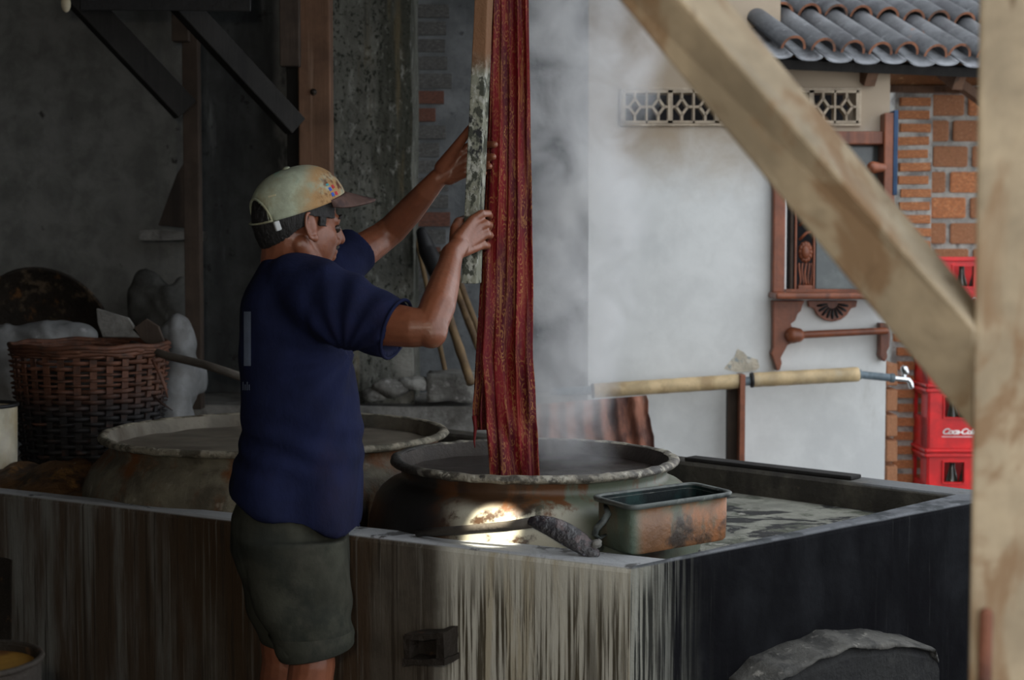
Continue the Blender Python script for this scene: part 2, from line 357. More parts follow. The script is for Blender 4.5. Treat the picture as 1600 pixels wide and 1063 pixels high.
Mt['lath'] = mat('lath', (.17,.17,.13), [L((.30,.30,.26), 60, (1,1,.6), .5, .60), L((.04,.042,.03), 45, (1,1,.6), .48, .56), L((.015,.015,.015), 22, (1,1,.7), .56, .62), L((.155,.075,.036), 14, (1,1,.1), .2, .4, mask=((0,0,1), 1.86, 1.93, .10))], bump=.4, rnd=False)
Mt['vat_rim'] = mat('vat_rim', (.22,.20,.155), [L((.06,.052,.04), 22, lo=.44, hi=.54), L((.36,.34,.28), 26, lo=.56, hi=.66), L((.03,.026,.022), 12, lo=.58, hi=.64), L((.015,.013,.012), 5, lo=.3, hi=.5, mask=((-1,0,0), .16, .28, .05))], rough=.5, spec=.5, bump=.8, bscale=60, rnd=False)
Mt['vat_rim2'] = mat('vat_rim2', (.24,.215,.165), [L((.09,.082,.06), 20, (1,1,1), .46, .58), L((.34,.31,.25), 30, lo=.58, hi=.68), L((.06,.045,.03), 9, lo=.55, hi=.66)], rough=.7, bump=.9, bscale=60, rnd=False)
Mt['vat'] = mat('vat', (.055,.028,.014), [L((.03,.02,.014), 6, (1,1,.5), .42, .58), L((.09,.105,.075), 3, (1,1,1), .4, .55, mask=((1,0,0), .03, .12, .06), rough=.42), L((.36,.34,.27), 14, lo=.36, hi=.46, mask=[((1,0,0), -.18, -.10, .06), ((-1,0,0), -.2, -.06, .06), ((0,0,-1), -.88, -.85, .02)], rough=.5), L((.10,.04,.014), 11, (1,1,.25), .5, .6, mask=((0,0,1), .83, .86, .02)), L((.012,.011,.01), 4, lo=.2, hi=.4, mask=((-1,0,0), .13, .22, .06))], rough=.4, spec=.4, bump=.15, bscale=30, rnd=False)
Mt['vat2'] = mat('vat2', (.14,.125,.09), [L((.07,.06,.042), 8, lo=.45, hi=.62), L((.22,.20,.16), 18, lo=.58, hi=.7), L((.13,.05,.016), 5, (1,1,.5), .45, .58)], rough=.6, bump=.5, bscale=40, rnd=False)
Mt['vat_in'] = mat('vat_in', (.035,.028,.024), [L((.12,.09,.07), 9, lo=.6, hi=.7, amt=.6), L((.06,.045,.035), 4, lo=.5, hi=.65)], rough=.6, bump=.4, rnd=False)
Mt['vat_in2'] = mat('vat_in2', (.15,.135,.11), [L((.08,.066,.05), 5, (1,1,.4), .5, .68)], rough=.8, bump=.3, rnd=False)
Mt['dye'] = mat('dye', (.022,.015,.013), [L((.06,.05,.046), 10, (1,2,1), .52, .64), L((.02,.014,.012), 4, lo=.45, hi=.6)], rough=.10, spec=.4, bump=.9, bscale=22, rnd=False)
Mt['dye2'] = mat('dye2', (.135,.115,.09), [L((.085,.07,.055), 4, (1,2,1), .48, .65)], rough=.5, bump=.2, rnd=False)
Mt['tin'] = mat('tin', (.15,.07,.03), [L((.24,.095,.035), 12, (1,1,.5), .52, .64), L((.08,.08,.055), 7, (1,1,.4), .56, .66), L((.03,.02,.014), 8, lo=.52, hi=.64), L((.05,.085,.06), 5, lo=.45, hi=.6, mask=((0,0,1), .862, .895, .015)), L((.09,.13,.10), 4, (1,1,.2), .35, .55, mask=((-1,0,0), -.295, -.262, .008))], rough=.5, spec=.5, bump=.35, rnd=False)
Mt['tin_rim'] = mat('tin_rim', (.075,.085,.08), [L((.2,.21,.19), 20, lo=.56, hi=.68), L((.02,.025,.025), 9, lo=.5, hi=.65)], rough=.42, bump=.2)
Mt['tin_in'] = mat('tin_in', (.007,.011,.012), [L((.014,.035,.034), 8, lo=.5, hi=.68)], rough=.5, spec=.2, bump=.2)
Mt['paddle'] = mat('paddle', (.07,.06,.05), [L((.03,.025,.022), 14, (.2,1,1), .45, .65), L((.12,.105,.09), 30, (.2,1,1), .6, .72)], rough=.6, bump=.3)
Mt['paddle_head'] = mat('paddle_head', (.016,.014,.017), [L((.09,.06,.06), 22, lo=.55, hi=.66), L((.24,.24,.3), 30, lo=.62, hi=.7)], rough=.25, spec=.8, bump=.8, bscale=50)
Mt['basket'] = mat('basket', (.105,.042,.024), [L((.05,.024,.016), 20, lo=.45, hi=.65), L((.17,.085,.05), 16, lo=.58, hi=.7, amt=.7), L((.012,.011,.012), 8, lo=.25, hi=.45, mask=((0,0,-1), -1.05, -.93, .05))], rough=.6, bump=.3)
Mt['black_pan'] = mat('black_pan', (.02,.015,.011), [L((.10,.07,.045), 10, lo=.55, hi=.66), L((.12,.055,.02), 14, (1,1,.3), .58, .68), L((.25,.22,.18), 30, lo=.68, hi=.73)], rough=.6, bump=.6)
Mt['sack'] = mat('sack', (.2,.205,.21), [L((.15,.15,.15), 8, lo=.48, hi=.65), L((.36,.36,.37), 14, lo=.6, hi=.72)], rough=.5, bump=.4, bscale=20)
Mt['sack_grey'] = mat('sack_grey', (.075,.075,.07), [L((.04,.04,.037), 8, lo=.48, hi=.65)], rough=.8, bump=.5, bscale=20)
Mt['enamel'] = mat('enamel', (.46,.43,.34), [L((.34,.27,.16), 5, (1,1,.4), .5, .68)], rough=.35, spec=.5, bump=.05)
Mt['black'] = mat('black', (.012,.012,.013), rough=.5, bump=.2)
Mt['rust'] = mat('rust', (.20,.08,.05), [L((.30,.14,.095), 5, (1,1,.2), .5, .66), L((.07,.032,.026), 9, (1,1,.3), .5, .66), L((.3,.25,.23), 4, (1,1,.3), .62, .74, amt=.6)], rough=.8, bump=.3)
Mt['iron'] = mat('iron', (.02,.015,.011), [L((.09,.05,.028), 14, lo=.58, hi=.68)], rough=.7, bump=.6)
Mt['ochre'] = mat('ochre', (.22,.12,.025), [L((.08,.035,.012), 9, lo=.5, hi=.62)], rough=.45, bump=.2)
Mt['debris'] = mat('debris', (.10,.05,.02), [L((.03,.018,.012), 9, lo=.45, hi=.58), L((.2,.1,.03), 12, lo=.55, hi=.66), L((.45,.38,.3), 26, lo=.68, hi=.72)], rough=.6, bump=1.0, bscale=40, rnd=False)
Mt['crate'] = mat('crate', (.62,.008,.010), [L((.5,.008,.01), 8, lo=.5, hi=.7)], rough=.4, spec=.5, bump=.03)
Mt['white_print'] = mat('white_print', (.8,.78,.76), bump=0)
Mt['bottle'] = mat('bottle', (.05,.055,.04), [L((.3,.3,.28), 40, (1,1,.3), .62, .7)], rough=.12, spec=.8, bump=0)
Mt['bulb'] = mat('bulb', (.75,.66,.48), rough=.25, bump=0)
Mt['stone'] = mat('stone', (.19,.185,.17), [L((.10,.095,.088), 10, lo=.45, hi=.65), L((.28,.27,.26), 20, lo=.6, hi=.72)], bump=.9, bscale=50)
Mt['stone_lit_top'] = mat('stone_lit_top', (.075,.072,.065), [L((.032,.031,.029), 14, lo=.45, hi=.6), L((.19,.18,.16), 30, lo=.58, hi=.7)], bump=.9, bscale=60)
Mt['stone_black'] = mat('stone_black', (.009,.009,.009), [L((.004,.004,.005), 8, lo=.42, hi=.62), L((.05,.05,.045), 18, lo=.62, hi=.72, amt=.3)], bump=.9, bscale=50, rnd=False)
def cloth_material():
    m = bpy.data.materials.new('batik'); m.use_nodes = True
    nt = m.node_tree; N = nt.nodes; K = nt.links; b = N['Principled BSDF']
    uv = N.new('ShaderNodeUVMap'); uv.uv_map = 'UVMap'
    def vm(op, a, bb):
        v = N.new('ShaderNodeVectorMath'); v.operation = op; K.new(a, v.inputs[0]); v.inputs[1].default_value = bb; return v.outputs[0]
    def ramp(x, lo, hi):
        r = N.new('ShaderNodeMapRange'); r.interpolation_type = 'SMOOTHSTEP'; K.new(x, r.inputs['Value']); r.inputs['From Min'].default_value = lo; r.inputs['From Max'].default_value = hi; return r.outputs[0]
    def math_(op, a, bb):
        q = N.new('ShaderNodeMath'); q.operation = op
        for i, x in enumerate((a, bb)):
            if isinstance(x, (int, float)): q.inputs[i].default_value = x
            else: K.new(x, q.inputs[i])
        return q.outputs[0]
    def nz(vec, sc_, det=6):
        t = N.new('ShaderNodeTexNoise'); t.inputs['Scale'].default_value = sc_; t.inputs['Detail'].default_value = det; K.new(vec, t.inputs['Vector']); return t.outputs['Fac']
    vo = N.new('ShaderNodeTexVoronoi'); vo.inputs['Scale'].default_value = 1.0; vo.inputs['Randomness'].default_value = .7
    K.new(vm('MULTIPLY', uv.outputs[0], (46, 24, 1)), vo.inputs['Vector'])
    rings = math_('SINE', math_('MULTIPLY', vo.outputs['Distance'], 26.0), 0.0)
    small = N.new('ShaderNodeTexVoronoi'); small.inputs['Scale'].default_value = 1.0
    K.new(vm('MULTIPLY', uv.outputs[0], (190, 120, 1)), small.inputs['Vector'])
    dots = ramp(small.outputs['Distance'], .42, .30)
    motif = math_('MULTIPLY', ramp(rings, .25, .7), ramp(nz(vm('MULTIPLY', uv.outputs[0], (60, 40, 1)), 1.0), .40, .56))
    st = ramp(nz(vm('MULTIPLY', uv.outputs[0], (150, 7, 1)), 1.0), .44, .60)
    st2 = math_('MULTIPLY', st, dots)
    f = math_('MAXIMUM', math_('MULTIPLY', motif, .6), math_('MULTIPLY', st2, .9))
    f = math_('MAXIMUM', f, math_('MULTIPLY', ramp(nz(vm('MULTIPLY', uv.outputs[0], (110, 4, 1)), 1.0), .54, .68), .6))
    f = math_('MULTIPLY', f, math_('ADD', .25, math_('MULTIPLY', ramp(nz(vm('MULTIPLY', uv.outputs[0], (38, 5, 1)), 1.0), .38, .58), .62)))
    mx = N.new('ShaderNodeMix'); mx.data_type = 'RGBA'; mx.inputs['A'].default_value = (.15,.004,.008,1); mx.inputs['B'].default_value = (.07,.004,.011,1)
    K.new(ramp(nz(vm('MULTIPLY', uv.outputs[0], (20, 4, 1)), 1.0), .4, .62), mx.inputs['Factor'])
    m2 = N.new('ShaderNodeMix'); m2.data_type = 'RGBA'; K.new(f, m2.inputs['Factor']); K.new(mx.outputs['Result'], m2.inputs['A']); m2.inputs['B'].default_value = (.34,.16,.05,1)
    K.new(m2.outputs['Result'], b.inputs['Base Color']); b.inputs['Roughness'].default_value = .6; b.inputs['Specular IOR Level'].default_value = .22
    bp = N.new('ShaderNodeBump'); bp.inputs['Strength'].default_value = .4; bp.inputs['Distance'].default_value = .004
    K.new(nz(vm('MULTIPLY', uv.outputs[0], (160, 9, 1)), 1.0), bp.inputs['Height']); K.new(bp.outputs[0], b.inputs['Normal'])
    return m
Mt['batik'] = cloth_material()

random.seed(4)
# ================================================================== THE SETTING
struct('floor', MB().box((0, 4.0, -.1), (12, 14, .2)), Mt['floor'])
YB = 6.1                                     # shed back wall front face
def xw(px, Y): return (px - 800) * S(Y)
# plaster wall on the left, dark bay, brick and steam part
struct('wall_back', MB().box((( -3.2 + xw(296, YB))/2, YB+.15, 1.35), (xw(296, YB)+3.2, .3, 2.7)), Mt['plaster_dim'], origin=(0,0,0))
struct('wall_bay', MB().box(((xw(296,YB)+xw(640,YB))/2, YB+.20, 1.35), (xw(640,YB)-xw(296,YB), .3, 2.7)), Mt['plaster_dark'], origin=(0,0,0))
wall_mid = struct('wall_mid', MB().box(((xw(640,YB)+xw(918,YB))/2, YB+.15, 1.35), (xw(918,YB)-xw(640,YB), .3, 2.7)), Mt['plaster_steam'], origin=(0,0,0))
struct('wall_left', MB().box((-3.3, 2.6, 1.35), (.2, 7.4, 2.7)), Mt['plaster_dark'], origin=(0,0,0))
struct('ceiling', MB().box((-1.3, 2.75, 2.72), (4.0, 7.1, .06)), Mt['wood_dark'], origin=(0,0,0))
struct('wall_light_block', MB().box((-1.27, -1.0, 1.35), (4.06, .2, 2.7)), Mt['plaster_dark'], origin=(0,0,0))  # unseen wall behind the camera, added to cut frontal daylight
struct('pillar', MB().box(((xw(512,5.7)+xw(645,5.7))/2, 5.95, 1.35), (133*S(5.7), .5, 2.7)), Mt['pillar'], origin=(0,0,0), disp=(14, .012, 5))
# exposed bricks in the middle wall
bm_ = mesh_of('brick', MB().box((0,0,0), (1,1,1)), Vector())
rb = random.Random(7)
y = 8
row = 0
while y < 470:
    hgt = rb.uniform(19, 22); x = 640 + rb.uniform(-2, 4); end = 640 + [78, 62, 70, 60, 80, 55, 42, 58, 48, 62][row % 10]
    while x < end - 12:
        w = min(rb.uniform(48, 72), end - x)
        c = P(x + w/2, y + hgt/2, YB - .002)
        red = (y > 120 and rb.random() < .3)
        o = linked('brick', bm_, wall_mid, c + Vector((0, .012, 0)), (0, rb.uniform(-.015,.015), 0), (w*S(YB)-.008, .05 + rb.uniform(-.012,.018), hgt*S(YB)))
        if not o.data.materials: o.data.materials.append(Mt['brick_dim'])
        o.material_slots[0].link = 'OBJECT'; o.material_slots[0].material = Mt['brick_dimred'] if red else Mt['brick_dim']
        x += w + 5
    y += 27; row += 1

# white house wall with openings for the vent strip and the window
YW = 6.15
def holed_wall(mb, Y, th, x0, x1, z0, z1, holes):
    xs = sorted({x0, x1} | {h[0] for h in holes} | {h[1] for h in holes}); zs = sorted({z0, z1} | {h[2] for h in holes} | {h[3] for h in holes})
    for i in range(len(xs)-1):
        for j in range(len(zs)-1):
            cx, cz_ = (xs[i]+xs[i+1])/2, (zs[j]+zs[j+1])/2
            if any(h[0] < cx < h[1] and h[2] < cz_ < h[3] for h in holes): continue
            mb.box((cx, Y+th/2, cz_), (xs[i+1]-xs[i], th, zs[j+1]-zs[j]))
    return mb
def zw(py, Y): return P(800, py, Y).z
VX0, VX1, VZ0, VZ1 = xw(972,YW), xw(1336,YW), zw(193,YW), zw(142,YW)
WX0, WX1, WZ0, WZ1 = xw(1228,YW), xw(1378,YW), zw(456,YW), zw(222,YW)
X0, X1 = xw(919,YW), xw(1386,YW)
wm = MB(); holed_wall(wm, YW, .16, X0, X1, 0, zw(88,YW), [(VX0,VX1,VZ0,VZ1),(WX0,WX1,WZ0,WZ1)])
wm.box(((X0+xw(1215,YW))/2, YW+.08, (zw(88,YW)+2.75)/2), (xw(1215,YW)-X0, .16, 2.75-zw(88,YW)))
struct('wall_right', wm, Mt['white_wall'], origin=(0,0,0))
scar = [(1132,577),(1138,566),(1150,560),(1152,545),(1160,550),(1168,556),(1182,562),(1188,574),(1180,580),(1150,582)]
obj('plaster_scar', MB().extrude([P(x + 2*sin(i*2.3), y_, YW-.003) for i, (x, y_) in enumerate(scar)], (0,.004,0)), Mt['scar'], bpy.data.objects['wall_right'], disp=(2,.004,40))
struct('dark_backing', MB().box(((X0+X1)/2, YW+.6, 1.2), (X1-X0, .1, 2.4)), Mt['dark_void'], origin=(0,0,0))  # backing sheet with the darkness behind the openings put into its colour
# vent strip: five ornamental breeze blocks
vent = empty('ventilation_grille', Vector(((VX0+VX1)/2, YW, VZ0)), 'pierced beige breeze block strip high in the white house wall', 'vent grille')
nb = 5; bw = (VX1-VX0)/nb
for k in range(nb):
    a = VX0 + k*bw; b_ = a + bw; g = MB(); yy = YW+.005; t = .011
    fr = .010
    for (x0,x1,z0,z1) in ((a,b_,VZ0,VZ0+fr),(a,b_,VZ1-fr,VZ1),(a,a+fr,VZ0,VZ1),(b_-fr,b_,VZ0,VZ1),((a+b_)/2-fr*.4,(a+b_)/2+fr*.4,VZ0,VZ1)):
        g.box(((x0+x1)/2, yy, (z0+z1)/2), (x1-x0, .05, z1-z0))
    for h in (0, 1):
        cx = a + bw*(.25+.5*h); cz_ = (VZ0+VZ1)/2; rx = bw*.125; rz = (VZ1-VZ0)*.25
        pts = [(cx,cz_+rz),(cx+rx,cz_),(cx,cz_-rz),(cx-rx,cz_)]
        for i in range(4):
            p, q = pts[i], pts[(i+1)%4]
            g.bar((p[0],yy,p[1]), (q[0],yy,q[1]), .045, .011, up=(0,1,0)) if False else g.bar((p[0],yy,p[1]), (q[0],yy,q[1]), .010, .045, up=(0,1,0))
        g.box((cx, yy, (cz_+rz+VZ1)/2), (.010,.045,VZ1-cz_-rz)); g.box((cx, yy, (cz_-rz+VZ0)/2), (.010,.045,cz_-rz-VZ0))
        g.box((cx-(rx+bw*.25)/2, yy, cz_), (bw*.25-rx,.045,.010)); g.box((cx+(rx+bw*.25)/2, yy, cz_), (bw*.25-rx,.045,.010))
    obj('breeze_block', g, Mt['vent'], vent)
fm = MB(); q = .012
for (x0,x1,z0,z1) in ((VX0-q,VX1+q,VZ0-q,VZ0),(VX0-q,VX1+q,VZ1,VZ1+q),(VX0-q,VX0,VZ0,VZ1),(VX1,VX1+q,VZ0,VZ1)):
    fm.box(((x0+x1)/2, YW-.002, (z0+z1)/2), (x1-x0,.03,z1-z0))
obj('border', fm, Mt['vent'], vent, bevel=.003)

# window: carved frame, casement, glass
win = empty('window_1', Vector(((WX0+WX1)/2, YW, WZ0)), 'carved red-brown wooden window in the white wall behind the slanting beam', 'window'); win['kind'] = 'structure'
def px_box(mb, x0, x1, y0, y1, Y, th):
    a = P(x0, y1, Y); b = P(x1, y0, Y)
    return mb.box(((a.x+b.x)/2, Y+th/2, (a.z+b.z)/2), (b.x-a.x, th, b.z-a.z))
obj('stile', px_box(MB(), 1207, 1229, 205, 458, YW-.05, .09), Mt['wood_red'], win, bevel=.006)
obj('stile', px_box(MB(), 1378, 1400, 176, 458, YW-.07, .11), Mt['wood_red'], win, bevel=.006)
obj('edge_strip', px_box(MB(), 1395, 1404, 172, 305, YW-.075, .11), Mt['wood_blue'], win, bevel=.003)
obj('head_rail', px_box(MB(), 1207, 1400, 205, 226, YW-.05, .09), Mt['wood_red'], win, bevel=.006)
obj('bottom_rail', px_box(MB(), 1228, 1378, 452, 458, YW-.02, .09), Mt['wood_red'], win)
obj('knob', MB().cap(P(1378,262,YW-.09), .018, P(1364,262,YW-.10), .026), Mt['wood_red'], win, smooth=True)
obj('inner_stile', px_box(MB(), 1234, 1241, 226, 456, YW+.0, .05), Mt['wood_brown'], win, bevel=.003)
obj('window_pane', px_box(MB(), 1275, 1378, 226, 452, YW+.03, .008), Mt['glass'], win)
# carved leaf: frame with slats and a rosette, openings between
leaf = obj('carved_leaf', px_box(px_box(px_box(px_box(MB(), 1241,1247,226,455,YW+.01,.03), 1270,1276,226,455,YW+.01,.03), 1247,1270,446,455,YW+.01,.03), 1247,1270,226,236,YW+.01,.03), Mt['wood_red'], win, bevel=.003)
for k in range(5):
    px_ = 1249.5 + k*4.6
    pts = [P(px_ + 1.2*sin(j*.9+k), 447 - j*6, YW+.02) for j in range(7)]
    obj('carved_slat', MB().tube(pts, .0042, 8), Mt['wood_red'], win, smooth=True)
ros = MB()
for k in range(12):
    a = 2*pi*k/12; c = P(1258.5 + 7.5*cos(a), 394 + 12*sin(a), YW+.02); ros.ell(c, (.011,.012,.014))
ros.ell(P(1258.5,394,YW+.012), (.02,.016,.03))
obj('rosette', ros, Mt['wood_red'], win, smooth=True)
for k in range(6):
    a = P(1249, 375-k*22, YW+.02); b = P(1269, 361-k*22, YW+.02)
    obj('carved_slat', MB().tube([a, (a+b)/2 + Vector((0,-.01,.01)), b], .006, 8), Mt['wood_red'], win, smooth=True)

# shelf under the window
shelf = empty('wall_shelf', P(1270, 580, YW), 'carved red-brown shelf with towel rail on the white wall below the window', 'shelf')
poly = [(1191,459),(1191,464),(1200,469),(1400,466),(1406,460),(1400,456),(1196,457)]
sh = MB()
a0 = P(1200, 462, YW); a1 = P(1408, 460, YW)
sh.box(((a0.x+a1.x)/2, YW-.09, (a0.z+a1.z)/2), (a1.x-a0.x, .19, .026))
obj('shelf_board', sh, Mt['wood_red'], shelf, bevel=.010, segs=3)
br_px = [(1208,470),(1208,545),(1205,553),(1208,560),(1210,566),(1214,580),(1219,578),(1222,567),(1220,560),(1224,552),(1228,545),(1231,539),(1240,536),(1244,532),(1244,518),(1238,513),(1236,506),(1243,501),(1247,490),(1252,486),(1254,477),(1258,470)]
def bracket(dx, Y, th):
    return MB().extrude([P(x+dx, y_, Y) for x, y_ in br_px], (0, th, 0))
obj('bracket', bracket(0, YW-.055, .055), Mt['wood_red'], shelf, bevel=.004)
br2 = [(1375,505),(1375,548),(1374,556),(1378,562),(1383,566),(1387,558),(1386,550),(1390,542),(1391,520),(1389,505)]
obj('bracket', MB().extrude([P(x, y_, YW-.055) for x, y_ in br2], (0,.055,0)), Mt['wood_red'], shelf, bevel=.004)
fan = [(1262,470),(1264,480),(1272,482),(1277,492),(1288,500),(1300,503),(1314,500),(1324,492),(1330,482),(1338,480),(1340,470)]
obj('apron', MB().extrude([P(x,y_,YW-.03) for x,y_ in fan], (0,.03,0)), Mt['wood_red'], shelf, bevel=.003)
fr_ = MB()
for k in range(9):
    a = pi*(k+.5)/9; c = Vector(P(1301,474,YW-.032)); d = Vector((cos(a),0,-sin(a)))
    fr_.tube([c+d*.022, c+d*.048, c+d*.066], [.003,.0065,.004], 8)
obj('fan_carving', fr_, Mt['black'], shelf, smooth=True)
obj('rail_boss', MB().cap(P(1240,524,YW-.07), .034, P(1246,524,YW-.07), .030), Mt['wood_red'], shelf, smooth=True)
obj('towel_rail', MB().cap(P(1244,524,YW-.07), .016, P(1384,517,YW-.07), .014), Mt['wood_red'], shelf, smooth=True)

# brick wall and pier of the house
YP, YK = 6.72, 7.15
brickwall = struct('wall_brick', MB().box(((xw(1380,YK)+xw(1720,YK))/2, YK+.1, 1.2), (340*S(YK), .2, 2.4)), Mt['mortar'], origin=(0,0,0))
pier = struct('pier', MB().box(((xw(1395,YP)+xw(1454,YP))/2, YP+.22, 1.16), (59*S(YP), .42, 2.32)), Mt['mortar'], origin=(0,0,0))
bmat_mesh = mesh_of('brick', MB().box((0,0,0),(1,1,1)), Vector()); bmat_mesh.materials.append(Mt['brick'])
bb = bmesh.new(); bb.from_mesh(bmat_mesh); bmesh.ops.bevel(bb, geom=bb.edges, offset=.06, segments=1, affect='EDGES'); bb.to_mesh(bmat_mesh); bb.free()
y = 152
while y < 790:
    l = 1396 + rb.uniform(-4,4) if y > 480 else 1404 + rb.uniform(-3,2)
    r = 1456 + rb.uniform(-3, 2)
    c = P((l+r)/2, y+7, YP)
    linked('brick', bmat_mesh, pier, (c.x, YP+.216, c.z), (0, rb.uniform(-.02,.02), rb.uniform(-.03,.03)), ((r-l)*S(YP), .44 + rb.uniform(-.012,.012), 14*S(YP)))
    y += 20.4 if y < 480 else 22
y = 150; row = 0
while y < 790:
    x = 1458 - (row % 2)*26 - 60
    while x < 1560:
        w = rb.uniform(46, 54)
        if x + w > 1458:
            c = P(x + w/2, y+15, YK)
            o = linked('brick', bmat_mesh, brickwall, (c.x, YK+.0, c.z), (0, rb.uniform(-.01,.01), 0), ((w)*S(YK), .032 + rb.uniform(-.01,.01), 32*S(YK)), Mt['brick_big'] if rb.random() < .7 else Mt['brick'])
        x += w + 8
    y += 40; row += 1
# upright bricks at the end of the white wall
y = 565
while y < 790:
    c = P(1384, y+17, 6.45)
    linked('brick', bmat_mesh, pier, (c.x-.01, 6.45, c.z), None, (.05, .3, 34*S(6.45)), Mt['brick_big']); y += 39

# tiled roof of the house
E0 = P(1212, 84, 5.9); E1 = P(1545, 99, 6.2); E1.z = E0.z
ev = (E1 - E0); ev.z = 0; ev.normalize()
hz = Vector((-ev.y, ev.x, 0)); pitch = radians(30)
uv_ = hz*cos(pitch) + Vector((0,0,sin(pitch))); nv = ev.cross(uv_).normalized()
Rr = Matrix((ev, uv_, nv)).transposed()
roof = empty('roof', E0, 'grey barrel-tiled roof of the brick house', 'roof'); roof['kind'] = 'structure'
def place(p): return E0 + ev*p[0] + uv_*p[1] + nv*p[2]
def slab(x0,x1,y0,y1,z0,z1):
    return MB().hexa([place((x0,y0,z0)),place((x1,y0,z0)),place((x1,y1,z0)),place((x0,y1,z0))],[place((x0,y0,z1)),place((x1,y0,z1)),place((x1,y1,z1)),place((x0,y1,z1))])
obj('roof_deck', slab(-.0, 1.9, .02, 2.6, -.06, -.035), Mt['mat_weave'], roof)
obj('fascia', slab(-.0, 1.9, -.01, .02, -.060, -.02), Mt['wood_dark'], roof)
obj('verge_board', slab(-.03, .0, -.01, 2.6, -.085, -.02), Mt['wood_brown'], roof)
for k in range(4):
    obj('rafter', slab(.45+.42*k, .50+.42*k, .02, 2.2, -.13, -.06), Mt['wood_post'], roof)
def half_tile(r0, r1, ln, th, up, n=12):
    m = MB(); rings = []
    for (yy, r) in ((0, r0), (ln, r1)):
        ring = []
        for k in range(n+1):
            a = pi*k/n; ring.append(Vector((cos(a)*r, yy, sin(a)*r*up)))
        for k in range(n, -1, -1):
            a = pi*k/n; ring.append(Vector((cos(a)*(r-th), yy, sin(a)*(r-th)*up)))
        rings.append(ring)
    return m.loft(rings)
bt = mesh_of('roof_tile', half_tile(.055, .043, .50, .011, 1.0), Vector()); bt.materials.append(Mt['tile']); bt.materials.append(Mt['tile_end'])
pt = mesh_of('pan_tile', half_tile(.060, .066, .50, .011, -.35), Vector()); pt.materials.append(Mt['tile_pan'])
for me in (bt, pt):
    for p in me.polygons: p.use_smooth = len(p.vertices) == 4 and abs(p.normal.y) < .5
for p in bt.polygons:
    if abs(p.normal.y) > .8: p.material_index = 1
sp = .128
for c_ in range(6):
    for k in range(14):
        j = rb.uniform(-.006,.006); yy = -.035 + c_*.40 + rb.uniform(-.015,.015); lift = .006
        R2 = Rr.to_4x4() @ Matrix.Rotation(radians(-2.4), 4, 'X') @ Matrix.Rotation(rb.uniform(-.02,.02), 4, 'Z')
        if k < 13:
            o = linked('roof_tile', bt, roof, place((.05 + k*sp + j, yy, .030 + lift)), R2.to_euler())
        o = linked('pan_tile', pt, roof, place((.05 + sp/2 + (k-1)*sp + j, yy - .02, .020)), R2.to_euler())
# eave beam on the brick wall
struct('trim_1', MB().bar(P(1389,139,6.66), P(1600,142,6.66), .05, .028), Mt['wood_post'], origin=(0,0,0))
struct('trim_2', MB().bar(P(1445,92,6.3), P(1545,165,6.62), .035, .04), Mt['wood_post'], origin=(0,0,0))
mw = MB()
obj_mat = struct('trim_3', MB().hexa([P(1388,100,6.4),P(1620,100,6.4),P(1620,134,6.66),P(1388,134,6.66)],[P(1388,97,6.42),P(1620,97,6.42),P(1620,132,6.68),P(1388,132,6.68)]), Mt['mat_weave'], origin=(0,0,0))

# ================================================================== HEARTH
ZK = .79
C = G(985, 886, ZK); Lx = G(-320, 731, ZK); Rr_ = G(1582, 772, ZK); BL = G(690, 669, ZK)
Ci = G(1045, 873, ZK); Li = G(-320, 727.5, ZK); Ri = G(1489, 773, ZK); BLi = G(690, 676, ZK)
def down(p, z): return Vector((p.x, p.y, z))
hearth = empty('dye_hearth', Vector((0, 4.0, 0)), 'long plastered masonry hearth with stained kerb holding the dye vats', 'hearth')
def wallprism(a, b, ai, bi, n=40):
    m = MB(); rings = []
    for i in range(n+1):
        t = i/n; o_ = a.lerp(b, t); i_ = ai.lerp(bi, t)
        w = .004*noise.noise(Vector((t*9, 0, 3))); d = (i_-o_).normalized()
        o_ = o_ - d*w; r_ = .010
        rings.append([down(o_, 0), down(o_, .4), down(o_, ZK-r_*1.5), down(o_ + d*r_*.35, ZK-r_*.4), down(o_ + d*r_*1.2, ZK), down(i_ - d*r_, ZK), down(i_, ZK-r_), down(i_, .45), down(i_, 0)])
    return m.loft(rings)
fw = wallprism(Lx, C, Li, Ci, 90); obj('front_wall', fw, Mt['kerb_front'], hearth, origin=(0,4.0,0))
rw = wallprism(C, Rr_, Ci, Ri, 50); obj('side_wall', rw, Mt['kerb_right'], hearth, origin=(0,4.0,0))
bw_ = wallprism(Rr_, BL, Ri, BLi, 50); obj('back_wall', bw_, Mt['kerb_back'], hearth, origin=(0,4.0,0))
bed = MB(); ZB = .712
poly = [down(Ci,ZB), down(Ri,ZB), down(BLi,ZB), Vector((-.25,5.6,ZB)), Vector((-2.9,5.6,ZB)), down(Li,ZB)]
bed.extrude(poly, (0,0,-.15)); obj('hearth_bed', bed, Mt['bed'], hearth, origin=(0,4.0,0))
# raised ledge along the shed wall
led = MB(); led.box((-1.35, 5.85, .44), (3.2, .55, .88)); obj('rear_ledge', led, Mt['concrete'], hearth, disp=(14,.012,6), origin=(0,4.0,0))
